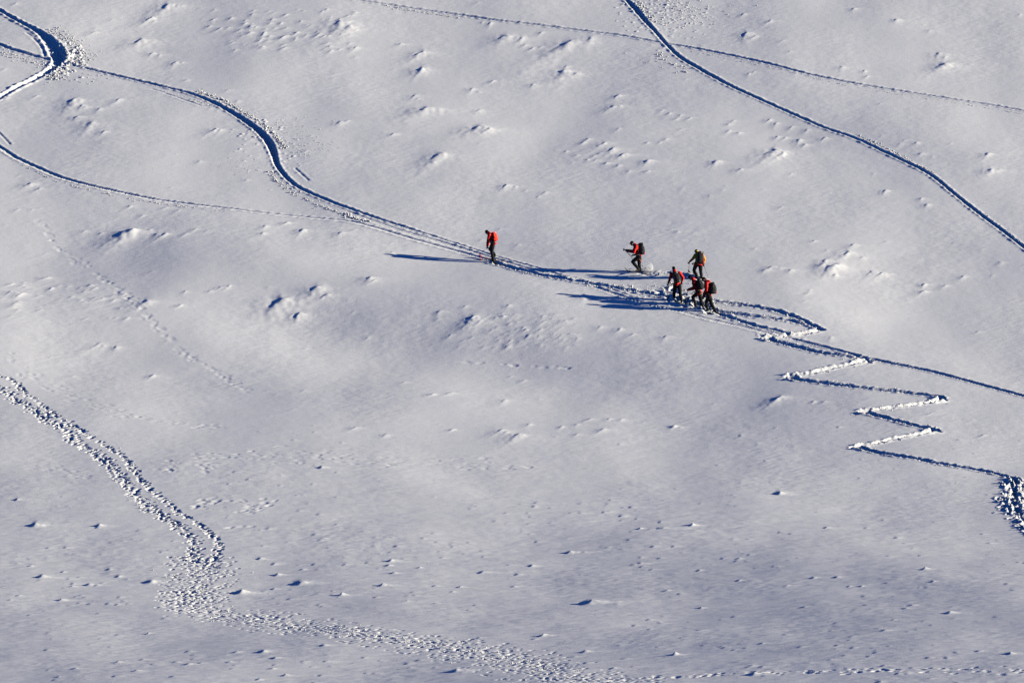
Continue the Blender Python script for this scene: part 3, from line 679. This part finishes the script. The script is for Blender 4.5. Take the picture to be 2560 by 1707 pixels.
def wrinkle(o, amp, f):
    me = o.data; n = len(me.vertices); co = np.empty(n * 3, np.float32); me.vertices.foreach_get('co', co); co = co.reshape(-1, 3)
    nr = np.empty(n * 3, np.float32); me.vertices.foreach_get('normal', nr); nr = nr.reshape(-1, 3)
    d = noise(co[:, 0] * f + co[:, 1] * 3, co[:, 2] * f * 1.6 + co[:, 1] * f, 90) + .6 * noise(co[:, 0] * f * 2 - co[:, 1] * f, co[:, 2] * f * 2.2, 91)
    co += nr * (d * amp)[:, None]; me.vertices.foreach_set('co', co.ravel()); me.update()

def backpack(O, c, up, back, size, m, label, straps, pocket=True, strip=None):
    """c: centre of the pack, up: its long axis, back: away from the wearer; size = (width, depth, height)"""
    up = Vector(up).normalized(); back = Vector(back); back = (back - up * back.dot(up)).normalized(); sd = up.cross(back)
    c = Vector(c); w, d, h = size[0] / 2, size[1] / 2, size[2] / 2
    root = bpy.data.objects.new('backpack', None); C.objects.link(root); root.location = O
    root.empty_display_size = .2; tag(root, label, 'backpack', 'backpacks worn by the ski tourers')
    s = Shape(); s.ellipsoid(c - up * h * .12, [sd * w, back * d, up * h * .88], 20, 14, .62); s.ellipsoid(c - up * h * .55, [sd * w * .95, back * d * 1.05, up * h * .42], 18, 10, .6)
    wrinkle(s.build('main_compartment', m, root, voxel=.016, smooth=3), .008, 10)
    s = Shape(); s.ellipsoid(c + up * h * .78, [sd * w * .92, back * d * 1.02, up * h * .24], 18, 10, .6); s.build('lid', m, root, voxel=.016)
    if pocket:
        s = Shape(); s.ellipsoid(c + back * d * .86 - up * h * .18, [sd * w * .66, back * d * .32, up * h * .52], 16, 10, .6); s.build('front_pocket', m, root)
    for q in (-1, 1):
        s = Shape(); s.ellipsoid(c + sd * (w * .92 * q) - up * h * .55, [sd * w * .2, back * d * .5, up * h * .34], 12, 8, .7); s.build('side_pocket', m, root)
        a = c + up * h * .72 - back * d * .7 + sd * (w * .55 * q); b_ = straps[0 if q < 0 else 1]
        s = Shape(); e = c - up * h * .55 - back * d * .8 + sd * (w * .8 * q); mid = Vector(b_)
        s.chain([a, mid, e], [.024, .024, .02], 8); s.build('shoulder_strap', M_PACK, root)
    s = Shape(); e = c - up * h * .86 - back * d * .6
    R = d + .15
    ring = [e - back * R * (.9 - .9 * math.cos(t)) + sd * (R * 1.12 * math.sin(t)) for t in np.linspace(-2.4, 2.4, 15)]
    s.chain(ring, [.028] * 15, 8); s.build('hip_belt', M_PACK, root)
    s = Shape(); s.ellipsoid(c + up * h * .8 + back * d * .98 + sd * w * .2, [sd * .028, back * .012, up * .05], 8, 6); s.build('reflective_patch', M_REFLECT, root)
    if strip:
        s = Shape(); s.capsule(c - up * h * .9 + back * d * .8 + sd * w * strip[1], c - up * h * 1.02 + back * d * .75 + sd * w * strip[1], .03, .018, 8); s.capsule(c - up * h * .3 + back * d * 1.0 + sd * w * strip[1], c - up * h * .9 + back * d * .98 + sd * w * strip[1], .016, .016, 8)
        s.build('compression_strap', strip[0], root)
    return root

def ski_pole(O, a, b, label):
    """from the hand a down to the point b"""
    a = Vector(a); b = Vector(b); d = (b - a).normalized()
    root = bpy.data.objects.new('ski_pole', None); C.objects.link(root); root.location = O; root.empty_display_size = .1
    tag(root, label, 'ski pole', 'ski poles of the ski tourers')
    s = Shape(); s.capsule(a + d * .02, a * .45 + b * .55, .011, .011, 8); s.capsule(a * .46 + b * .54, b, .0085, .006, 8); s.capsule(a * .47 + b * .53, a * .43 + b * .57, .015, .015, 8); s.build('shaft', M_POLE, root)
    s = Shape(); s.capsule(a - d * .10, a + d * .08, .019, .016, 8); s.ellipsoid(a - d * .11, [Vector((.026, 0, 0)), Vector((0, .026, 0)), Vector((0, 0, .018))], 8, 6); s.build('grip', M_GRIP, root)
    x = d.orthogonal().normalized(); y = d.cross(x); q = b - d * .07
    s = Shape(); s.ellipsoid(q, [x * .045, y * .045, d * .008], 12, 6); s.ellipsoid(q + d * .006, [x * .022, y * .022, d * .014], 10, 6); s.build('basket', M_GRIP, root)
    s = Shape(); s.chain([a - d * .09, a - d * .02 + x * .06, a + d * .07 + x * .045, a + d * .0], [.006] * 4, 6); s.build('wrist_strap', M_GRIP, root)
    return root

def ski(P0, f, label, m, length=1.62, pitch=None, sink=.05, front=.52):
    """ski under the foot at P0 (world), heading f; follows the snow unless a pitch is given"""
    f = Vector((f[0], f[1], 0)).normalized(); sd = Vector((-f.y, f.x, 0))
    root = bpy.data.objects.new('touring_ski', None); C.objects.link(root); root.location = P0; root.empty_display_size = .1
    tag(root, label, 'ski', 'touring skis under the climbers')
    N = 26; vs = []; fs = []
    for i in range(N + 1):
        t = i / N; s = (front - 1 + t) * length + 0.0
        s = -(1 - front) * length + t * length
        wdt = .046 + .012 * (2 * t - 1) ** 2 - (.03 if t > .97 else 0) - (.02 if t < .015 else 0)
        rise = .13 * max(0, (t - .86) / .14) ** 2 + .03 * max(0, (.06 - t) / .06) ** 2
        p = P0 + f * s
        if pitch is None: z = ground(p.x, p.y)[0] - sink - P0.z
        else: z = s * pitch
        if pitch is None:
            # a ski is stiff: follow the mean line of the snow
            q0 = P0 - f * .6; q1 = P0 + f * .6; z0 = ground(q0.x, q0.y)[0]; z1 = ground(q1.x, q1.y)[0]
            z = (z0 + (z1 - z0) * (s + .6) / 1.2) * .6 + (ground(P0.x, P0.y)[0] + s * (z1 - z0) / 1.2) * .4 - P0.z + .005 - sink + .02
        c = f * s + Vector((0, 0, z + rise))
        for (o, hgt) in ((-wdt, 0), (wdt, 0), (wdt, .016), (-wdt, .016)): vs.append(c + sd * o + Vector((0, 0, hgt)))
    for i in range(N):
        for k in range(4): fs.append((4 * i + k, 4 * i + (k + 1) % 4, 4 * i + 4 + (k + 1) % 4, 4 * i + 4 + k))
    fs += [(3, 2, 1, 0), (4 * N, 4 * N + 1, 4 * N + 2, 4 * N + 3)]
    me = bpy.data.meshes.new('ski_blade'); me.from_pydata([tuple(v) for v in vs], [], fs)
    bm = bmesh.new(); bm.from_mesh(me); bmesh.ops.recalc_face_normals(bm, faces=bm.faces); bm.to_mesh(me); bm.free(); me.materials.append(m)
    link('ski_blade', me, root)
    mid = Vector(vs[4 * int(N * (1 - front)) + 2]); mid = mid - sd * .046
    s = Shape(); s.capsule(mid + f * .11 + Vector((0, 0, .015)), mid + f * .20 + Vector((0, 0, .02)), .032, .028, 8); s.build('toe_binding', M_BIND, root)
    s = Shape(); s.capsule(mid - f * .16 + Vector((0, 0, .015)), mid - f * .09 + Vector((0, 0, .035)), .03, .026, 8); s.build('heel_binding', M_BIND, root)
    return root

S48 = 1 / 48.0
def jx(off, zoom, org, pts, ky, left, extra):
    """turn crop pixels into joints: ky slants the body with its heading, side offsets for near and far limbs"""
    out = {}
    for k, (zx, zy) in pts.items():
        x = (zx - org[0]) / zoom * S48; z = (org[1] - zy) / zoom * S48
        out[k] = [x, -ky * x + extra.get(k, 0), z]
    return {k: tuple(v) for k, v in out.items()}

def strap_hang(m, a, b, r=.014):
    def fn(body, P, K):
        s = Shape(); s.chain([Vector(a), (Vector(a) + Vector(b)) / 2 + Vector((.01, 0, 0)), Vector(b)], [r, r, r * .7], 8); s.build('hanging_strap', m, body)
    return fn
def pouch(m, a, r=.05):
    def fn(body, P, K):
        s = Shape(); s.ellipsoid(a, [Vector((r, 0, 0)), Vector((0, r, 0)), Vector((0, 0, r * .8))], 12, 8, .7); s.build('hip_pouch', m, body)
    return fn
def belt(m, dz=-.10, r=.172):
    def fn(body, P, K):
        c = K['hip'] + K['spine'] * dz; sd = K['side']; fr = K['front']
        s = Shape(); ring = [c + sd * (math.cos(t) * (r + .02)) + fr * (math.sin(t) * r) for t in np.linspace(0, 2 * math.pi, 19)]
        s.chain(ring, [.022] * 19, 8); s.build('waist_belt', m, body)
    return fn
def goggles(body, P, K):
    h = P['head']; s = Shape(); hs, lk, hu = K['hs'], K['look'], K['hu']
    ring = [h + hu * .03 - lk * .012 + hs * (.094 * math.cos(t)) + lk * (.110 * math.sin(t)) for t in np.linspace(0, 2 * math.pi, 19)]
    s.chain(ring, [.020] * 19, 8); s.ellipsoid(h - lk * .11 + hu * .02 + hs * .02, [hs * .05, lk * .016, hu * .045], 10, 6); s.build('goggle_strap', M_GOGGLE, body)
def collar(m):
    def fn(body, P, K):
        s = Shape(); c = K['neck'] + K['hu'] * .05; ring = [c + K['hs'] * (.078 * math.cos(t)) + K['look'] * (.085 * math.sin(t) - .005) for t in np.linspace(0, 2 * math.pi, 15)]
        s.chain(ring, [.026] * 15, 8); s.build('collar', m, body)
    return fn

FW = (-.84, .54)
# leading skier, bent forward, profile
pts = dict(head=(752, 452), neck=(812, 492), shoulder_a=(826, 520), shoulder_b=(850, 512), elbow_a=(778, 690), hand_a=(764, 848), elbow_b=(800, 690), hand_b=(780, 850),
           hip=(928, 735), knee_a=(888, 1000), ankle_a=(938, 1235), knee_b=(842, 935), ankle_b=(962, 1080))
e = dict(shoulder_a=-.18, elbow_a=-.22, hand_a=-.2, shoulder_b=.18, elbow_b=.24, hand_b=.22, knee_a=-.10, ankle_a=-.09, knee_b=.14, ankle_b=.14)
J = jx(Z1, 11.2, (940, 1275), pts, .45, None, e); J['lift_b'] = (0, 0, .20); J['pitch_b'] = (0, 0, .55)
O1, P1, b1 = person('person in red jacket bent forward with head down, alone at the front of the group', (1233.9, 653.8), 48, J, FW, M_RED, look=(-.6, .25, -.75),
                    extras=[belt(M_RED, -.12), strap_hang(M_GRIP, (.07, .02, .9), (.05, .03, .35), .008)])
backpack(O1, (.055, -.02, 1.31), (-.28, .1, 1), (1, -.55, .25), (.34, .22, .50), M_REDPACK, 'red backpack with black base on the leading skier', [P1['shoulder_a'] + Vector((-.06, .02, .03)), P1['shoulder_b'] + Vector((-.06, .02, .03))])
ski(O1 + P1['ankle_a'] - Vector((0, 0, .1)), FW, 'near ski under the leading skier, dark red tip in his shadow', M_SKIRED)
q = O1 + P1['ankle_b'] + Vector(FW + (0,)) * .1; q.z = ground(q.x, q.y)[0] + .02
ski(q, FW, 'far ski of the leading skier under his lifted heel', M_SKIRED, pitch=.14)
ski_pole(O1, P1['hand_a'] + Vector((0, 0, -.03)), (.10, .0, .02), 'thin dark pole hanging behind the legs of the leading skier')

# second skier, striding with a lifted knee, profile
pts = dict(head=(648, 366), neck=(730, 425), shoulder_a=(782, 460), shoulder_b=(800, 450), elbow_a=(712, 642), hand_a=(492, 612), elbow_b=(690, 630), hand_b=(440, 590),
           hip=(890, 790), knee_a=(668, 960), ankle_a=(845, 1155), knee_b=(888, 1045), ankle_b=(912, 1290))
e = dict(shoulder_a=-.20, elbow_a=-.24, hand_a=-.16, shoulder_b=.20, elbow_b=.24, hand_b=.16, knee_a=-.12, ankle_a=-.10, knee_b=.08, ankle_b=.08)
J = jx(Z1, 13.07, (910, 1345), pts, .12, None, e); J['lift_a'] = (0, 0, .17); J['pitch_a'] = (0, 0, .5)
F2v = (-.97, .2)
O2, P2, b2 = person('person in red jacket striding left with raised knee, snow spraying behind the ski', (1599.6, 683.2), 48, J, F2v, M_RED, hat='peak', look=(-.85, -.1, -.42),
                    extras=[pouch(M_TEAL, (-.06, -.17, .97), .045), strap_hang(M_ORANGE, (-.10, -.14, .86), (-.10, -.14, .78), .03), strap_hang(M_ORANGE, (-.02, -.1, .74), (.07, -.06, .58), .02)])
backpack(O2, (.085, 0, 1.285), (-.14, 0, 1), (1, -.1, .1), (.34, .27, .63), M_PACK, 'tall black backpack on the skier with the raised knee', [P2['shoulder_a'] + Vector((-.09, 0, .04)), P2['shoulder_b'] + Vector((-.09, 0, .04))], strip=(M_RED, 0))
ski(O2 + P2['ankle_b'] - Vector((0, 0, .1)), (-.9, .35), 'planted ski under the skier with the raised knee', M_SKI)
ski(O2 + P2['ankle_a'] + Vector((0, 0, -.115)), (-.5, -.75), 'lifted ski of the skier with the raised knee, tail kicked up', M_SKI, pitch=-.09, length=1.55)
ski_pole(O2, P2['hand_a'] + Vector((-.02, 0, -.02)), (.16, .12, .02), 'slanted pole held out in front of the raised knee')
ski_pole(O2, P2['hand_b'] + Vector((-.04, 0, 0)), (.2, .5, .3), 'pole trailing back behind the legs of the skier with the raised knee')

# yellow jacket, seen from behind
pts = dict(head=(722, 440), neck=(752, 515), shoulder_a=(690, 560), shoulder_b=(930, 560), elbow_a=(598, 690), hand_a=(478, 818), elbow_b=(1015, 690), hand_b=(985, 870),
           hip=(792, 850), knee_a=(640, 1105), ankle_a=(745, 1345), knee_b=(878, 1130), ankle_b=(918, 1410))
e = dict(head=.26, neck=.2, shoulder_a=.16, shoulder_b=.12, elbow_a=.22, hand_a=.38, elbow_b=.1, hand_b=.2, hip=.0, knee_a=.26, ankle_a=.30, knee_b=.08, ankle_b=-.02)
J = jx(Z1, 14.25, (918, 1450), pts, .0, None, e)
F3 = (-.5, .86)
O3, P3, b3 = person('person in yellow jacket with poles seen from behind, farthest back of the rear group', (1754.6, 701.0), 48, J, F3, M_YEL, look=(-.55, .8, -.25), extras=[belt(M_RED, -.10), goggles])
backpack(O3, (-.085, -.07, 1.20), (.0, .28, 1), (.32, -1, .2), (.36, .27, .64), M_PACK, 'large black backpack over the yellow jacket', [P3['shoulder_a'] + Vector((.02, .1, .03)), P3['shoulder_b'] + Vector((-.05, .1, .03))], strip=(M_RED, .7))
ski(O3 + P3['ankle_a'] - Vector((0, 0, .1)), F3, 'left ski under the skier in the yellow jacket', M_SKI)
ski(O3 + P3['ankle_b'] - Vector((0, 0, .1)), F3, 'right ski under the skier in the yellow jacket', M_SKI)
ski_pole(O3, P3['hand_a'] + Vector((0, 0, -.03)), (-.69, .42, .12), 'upright pole in the left hand of the skier in the yellow jacket')
ski_pole(O3, P3['hand_b'] + Vector((0, 0, -.03)), (.36, .1, .05), 'pole slanting down to the right of the skier in the yellow jacket')

# red jacket and black pack, seen from behind
pts = dict(head=(530, 272), neck=(560, 345), shoulder_a=(468, 420), shoulder_b=(712, 395), elbow_a=(418, 585), hand_a=(370, 728), elbow_b=(812, 530), hand_b=(775, 668),
           hip=(640, 750), knee_a=(546, 1000), ankle_a=(548, 1245), knee_b=(728, 1010), ankle_b=(778, 1265))
e = dict(head=.16, neck=.12, shoulder_a=.12, shoulder_b=.06, elbow_a=.14, hand_a=.26, elbow_b=.0, hand_b=.12, hip=.0, knee_a=.16, ankle_a=.12, knee_b=.02, ankle_b=-.06)
J = jx(Z1, 12.06, (670, 1290), pts, .0, None, e)
F4 = (-.45, .9)
O4, P4, b4 = person('person in red jacket standing upright seen from behind, leftmost of the rear group', (1695.6, 757.5), 48, J, F4, M_RED, look=(-.45, .88, -.1), extras=[collar(M_RED)])
backpack(O4, (-.075, -.12, 1.34), (-.30, .12, 1), (.3, -1, .1), (.33, .25, .60), M_PACK, 'black backpack tilted on the upright skier seen from behind', [P4['shoulder_a'] + Vector((.05, .09, .04)), P4['shoulder_b'] + Vector((-.08, .09, .03))], strip=(M_REFLECT, .3))
ski(O4 + P4['ankle_a'] - Vector((0, 0, .1)), F4, 'left ski under the upright skier seen from behind', M_SKI)
ski(O4 + P4['ankle_b'] - Vector((0, 0, .1)), F4, 'right ski under the upright skier seen from behind', M_SKI)
ski_pole(O4, P4['hand_a'] + Vector((0, 0, -.03)), (-.56, .22, .06), 'upright pole in the left hand of the leftmost skier of the rear group')
ski_pole(O4, P4['hand_b'] + Vector((.02, 0, -.02)), (.42, .0, .08), 'pole in the right hand of the leftmost skier of the rear group')

# bending skier in the middle of the rear group
pts = dict(head=(352, 204), neck=(425, 262), shoulder_a=(462, 330), shoulder_b=(480, 318), elbow_a=(446, 555), hand_a=(282, 600), elbow_b=(470, 540), hand_b=(330, 560),
           hip=(620, 655), knee_a=(425, 835), ankle_a=(512, 1110), knee_b=(690, 955), ankle_b=(745, 1165))
e = dict(shoulder_a=-.18, elbow_a=-.2, hand_a=-.12, shoulder_b=.18, elbow_b=.22, hand_b=.16, knee_a=.10, ankle_a=.12, knee_b=-.09, ankle_b=-.06)
J = jx(Z1, 13.07, (750, 1205), pts, .40, None, e)
O5, P5, b5 = person('person in red jacket leaning forward in the middle of the rear group', (1757.4, 772.2), 48, J, FW, M_RED, hat='peak', look=(-.8, .1, -.5),
                    extras=[pouch(M_TEAL, (-.20, -.08, .90), .04), belt(M_ORANGE, -.10, .168), strap_hang(M_RED, (-.27, -.1, .84), (-.27, -.1, .70), .016)])
backpack(O5, (-.13, .0, 1.27), (-.42, .17, 1), (1, -.5, .42), (.34, .24, .56), M_PACK, 'black backpack on the leaning skier, half behind the rightmost skier', [P5['shoulder_a'] + Vector((-.06, .02, .05)), P5['shoulder_b'] + Vector((-.06, .02, .05))])
ski(O5 + P5['ankle_a'] - Vector((0, 0, .1)), FW, 'front ski of the leaning skier', M_SKI)
ski(O5 + P5['ankle_b'] - Vector((0, 0, .1)), FW, 'rear ski of the leaning skier', M_SKI)
ski_pole(O5, P5['hand_a'] + Vector((0, 0, -.02)), (-1.0, .35, .25), 'pole pushed forward by the leaning skier')

# rightmost skier
pts = dict(head=(775, 252), neck=(832, 325), shoulder_a=(872, 385), shoulder_b=(900, 372), elbow_a=(868, 600), hand_a=(770, 822), elbow_b=(850, 600), hand_b=(760, 790),
           hip=(948, 770), knee_a=(852, 1000), ankle_a=(905, 1270), knee_b=(1022, 1030), ankle_b=(1178, 1280))
e = dict(shoulder_a=-.20, elbow_a=-.24, hand_a=-.2, shoulder_b=.20, elbow_b=.24, hand_b=.2, knee_a=.08, ankle_a=.06, knee_b=-.06, ankle_b=-.06)
J = jx(Z1, 13.07, (905, 1330), pts, .45, None, e); J['pitch_b'] = (0, 0, .25); J['lift_b'] = (0, 0, .03)
O6, P6, b6 = person('person in red jacket stepping with arm hanging down, rightmost of the rear group', (1769.2, 782.3), 48, J, FW, M_RED, look=(-.8, .1, -.42),
                    extras=[pouch(M_GRIP, (.05, -.22, 1.06), .04), strap_hang(M_RED, (.03, .0, 1.66), (.12, -.02, 1.60), .05)])
backpack(O6, (.265, -.12, 1.29), (-.16, .05, 1), (1, -.5, .15), (.34, .27, .60), M_PACK, 'black backpack on the rightmost skier', [P6['shoulder_a'] + Vector((-.08, .02, .04)), P6['shoulder_b'] + Vector((-.08, .02, .04))], strip=(M_RED, .2))
ski(O6 + P6['ankle_a'] - Vector((0, 0, .1)), FW, 'front ski of the rightmost skier with red top', M_SKIRED)
ski(O6 + P6['ankle_b'] - Vector((0, 0, .13)), FW, 'dark rear ski of the rightmost skier', M_SKI)
ski_pole(O6, P6['hand_a'] + Vector((0, 0, -.02)), (-.02, .1, .2), 'pole hanging from the hand of the rightmost skier')

# ------------------------------------------------------------------ loose snow
def lumps(name, P, R, label, kind='stuff', sharp=.35):
    """many small angular lumps in one mesh"""
    oct_v = np.array([[1, 0, 0], [-1, 0, 0], [0, 1, 0], [0, -1, 0], [0, 0, 1], [0, 0, -1]], float)
    oct_f = np.array([[0, 2, 4], [2, 1, 4], [1, 3, 4], [3, 0, 4], [2, 0, 5], [1, 2, 5], [3, 1, 5], [0, 3, 5]])
    n = len(P); v = oct_v[None] * R[:, None, None] * rng.uniform(1 - sharp, 1 + sharp, (n, 6, 1))
    a = rng.uniform(0, 6.28, n); b = rng.uniform(-.6, .6, n)
    ca, sa = np.cos(a)[:, None], np.sin(a)[:, None]; cb, sb = np.cos(b)[:, None], np.sin(b)[:, None]
    x, y, z = v[..., 0], v[..., 1], v[..., 2]; y, z = y * cb - z * sb, y * sb + z * cb; x, y = x * ca - y * sa, x * sa + y * ca
    v = np.stack([x, y, z], -1) + P[:, None]
    f = (oct_f[None] + (np.arange(n) * 6)[:, None, None]).reshape(-1, 3)
    me = bpy.data.meshes.new(name); me.vertices.add(n * 6); me.vertices.foreach_set('co', v.astype(np.float32).ravel())
    me.loops.add(len(f) * 3); me.loops.foreach_set('vertex_index', f.astype(np.int32).ravel())
    me.polygons.add(len(f)); me.polygons.foreach_set('loop_start', np.arange(0, len(f) * 3, 3, dtype=np.int32)); me.update(calc_edges=True); me.validate()
    me.materials.append(M_CRUMB); o = link(name, me); tag(o, label, 'snow', kind=kind); return o
def powder_material():
    m = bpy.data.materials.new('airborne_powder'); m.use_nodes = True; t = m.node_tree; b = t.nodes['Principled BSDF']; o = t.nodes['Material Output']
    b.inputs['Base Color'].default_value = (.85, .85, .85, 1); b.inputs['Roughness'].default_value = .9
    tr = t.nodes.new('ShaderNodeBsdfTranslucent'); tr.inputs['Color'].default_value = (.9, .9, .9, 1)
    mx = t.nodes.new('ShaderNodeMixShader'); mx.inputs[0].default_value = .5
    t.links.new(b.outputs[0], mx.inputs[1]); t.links.new(tr.outputs[0], mx.inputs[2]); t.links.new(mx.outputs[0], o.inputs['Surface']); return m
M_CRUMB = mat('crumbled_snow', (.72, .72, .72), .8, spec=.1)
crumbs = []
def strew(pts, n, spread, rr=(.018, .05), bias=0.0, jit=1.0):
    """crumbs along a pixel path; spread in metres, bias shifts them to the uphill side"""
    s, W = world_path([(p[0], p[1]) for p in pts], .05)
    t = np.gradient(W, axis=0); t /= np.maximum(np.linalg.norm(t, axis=1, keepdims=True), 1e-9)
    k = rng.integers(0, len(W), n); o = bias + rng.normal(0, spread, n) * rng.uniform(.3, 1.2, n)
    x = W[k, 0] - t[k, 1] * o; y = W[k, 1] + t[k, 0] * o; r = rr[0] * .6 + (rr[1] - rr[0] * .6) * rng.uniform(0, 1, n) ** 2.2
    crumbs.append(np.stack([x, y, ground(x, y) + r * .35, r], -1))
for L in SKIN_LEGS: strew(L, 110, .24, (.02, .05))
strew(lead, 340, .26, (.02, .055)); strew(lead[7:], 320, .6, (.02, .06))
strew([(1604, 684), (1640, 684), (1680, 683), (1720, 690), (1756, 700)], 120, .25)
strew([(1650, 715), (1690, 735), (1740, 757), (1800, 780)], 260, .9, (.02, .06))
strew([(100, 82), (135, 100), (158, 120), (165, 145), (158, 160)], 520, .45, (.02, .06), .75)
strew([(165, 120), (190, 150), (215, 160)], 320, .8, (.015, .045))
strew([(138, 168), (120, 186), (105, 196)], 160, .35, (.03, .08), .45)
strew([(150, 172), (190, 185), (240, 210)], 90, 1.2, (.02, .05))
strew([(0, 118), (60, 138), (140, 165)], 160, .35, (.02, .06), -.5)
strew([(478, 233), (536, 254), (597, 288), (643, 318), (680, 352), (694, 375)], 560, .16, (.025, .07), .42)
strew([(640, 310), (690, 360), (740, 400)], 240, 1.6, (.018, .04), 1.2)
strew([(690, 425), (706, 450), (735, 470), (770, 490), (842, 522), (930, 552)], 240, .16, (.025, .07), -.32)
strew([(640, 395), (665, 430)], 60, 1.0, (.015, .035), -1.2)
strew([(1590, 0), (1615, 40), (1650, 80)], 300, 1.5, (.025, .06), 2.2); strew([(1572, 0), (1600, 35), (1620, 60)], 120, .2, (.03, .08), .4)
strew([(1665, 130), (1700, 155), (1740, 175)], 70, .5, (.03, .07), -.6)
strew([(2140, 343), (2196, 370), (2260, 402), (2325, 436)], 200, .10, (.02, .06), .26); strew([(2450, 535), (2510, 580), (2560, 620)], 60, .1, (.02, .05), .25)
strew([(965, 14), (1090, 34), (1150, 42)], 120, .12, (.02, .05), -.2); strew([(1737, 126), (1832, 146), (1928, 166), (2138, 214), (2387, 254), (2560, 282)], 220, .08, (.02, .04), -.2)
strew([(38, 398), (153, 450), (306, 488), (478, 516), (574, 526)], 180, .10, (.02, .05), -.24); strew([(421, 226), (480, 242), (540, 262)], 60, .1, (.02, .05), -.3)
strew(blob, 260, .4, (.03, .08)); strew(F1, 160, .2, (.02, .05)); strew(F2, 260, .3, (.02, .05))
strew(zz(Z7, [(1300, 740), (1300, 900), (1250, 1050), (1500, 1130), (1900, 1200), (2352, 1245)]), 340, .9, (.02, .045))
strew(zz(Z9, [(0, 1250), (600, 1315), (900, 1370), (1200, 1440), (1500, 1530)]), 300, .9, (.02, .05))
K = np.concatenate(crumbs); lumps('snow_crumbs', K[:, :3], K[:, 3], 'small white snow crumbs strewn beside the tracks')
uu, vv = rng.uniform(-40, 2600, 5200), 1740 - 900 * rng.uniform(0, 1, 5200) ** 1.6
gp = to_ground(uu, vv, lambda x, y: ground(x, y)); rr_ = rng.uniform(.006, .016, len(gp))
lumps('snow_grains', gp + np.array([0, 0, .004]), rr_, 'fine glinting snow grains scattered over the lower slope')
# powder kicked up behind the second skier
n = 260; th = rng.uniform(0, 1, n)
x = .20 + .52 * rng.beta(2.2, 1.6, n); zc = .02 + .48 * rng.beta(1.2, 2.0, n) * (.35 + .65 * (x - .2) / .5); y = rng.normal(.05, .13, n)
gx, gy = O2.x + x, O2.y + y; P = np.stack([gx, gy, ground(gx, gy) + zc], -1)
_c = M_CRUMB; M_CRUMB = powder_material()
lumps('snow_spray', P, rng.uniform(.004, .012, n), 'puff of powder snow kicked up behind the skier with the raised knee')

def puff_material():
    m = bpy.data.materials.new('powder_cloud'); m.use_nodes = True; t = m.node_tree; t.nodes.clear(); L = t.links.new
    o = t.nodes.new('ShaderNodeOutputMaterial'); v = t.nodes.new('ShaderNodeVolumePrincipled'); v.inputs['Color'].default_value = (.97, .97, .97, 1); v.inputs['Anisotropy'].default_value = .0
    tc = t.nodes.new('ShaderNodeTexCoord'); n = t.nodes.new('ShaderNodeTexNoise'); n.inputs['Scale'].default_value = 5; n.inputs['Detail'].default_value = 5
    L(tc.outputs['Object'], n.inputs['Vector'])
    r = t.nodes.new('ShaderNodeMapRange'); r.inputs[1].default_value = .36; r.inputs[2].default_value = .72; r.inputs[3].default_value = 0; r.inputs[4].default_value = 11
    L(n.outputs['Fac'], r.inputs[0]); L(r.outputs[0], v.inputs['Density']); L(v.outputs[0], o.inputs['Volume']); return m
pc = Shape(); pz = ground(O2.x + .45, O2.y + .05)[0] - O2.z
pc.ellipsoid((.30, .05, pz + .12), [Vector((.20, 0, .02)), Vector((0, .16, 0)), Vector((0, 0, .12))]); pc.ellipsoid((.48, .05, pz + .19), [Vector((.24, 0, .06)), Vector((0, .20, 0)), Vector((-.05, 0, .19))])
pc.ellipsoid((.56, .05, pz + .33), [Vector((.13, 0, .05)), Vector((0, .13, 0)), Vector((-.03, 0, .13))])
puff = pc.build('powder_cloud', puff_material(), voxel=.03); puff.location = O2
tag(puff, 'pale cloud of fine powder hanging behind the skier with the raised knee', 'snow', kind='stuff')
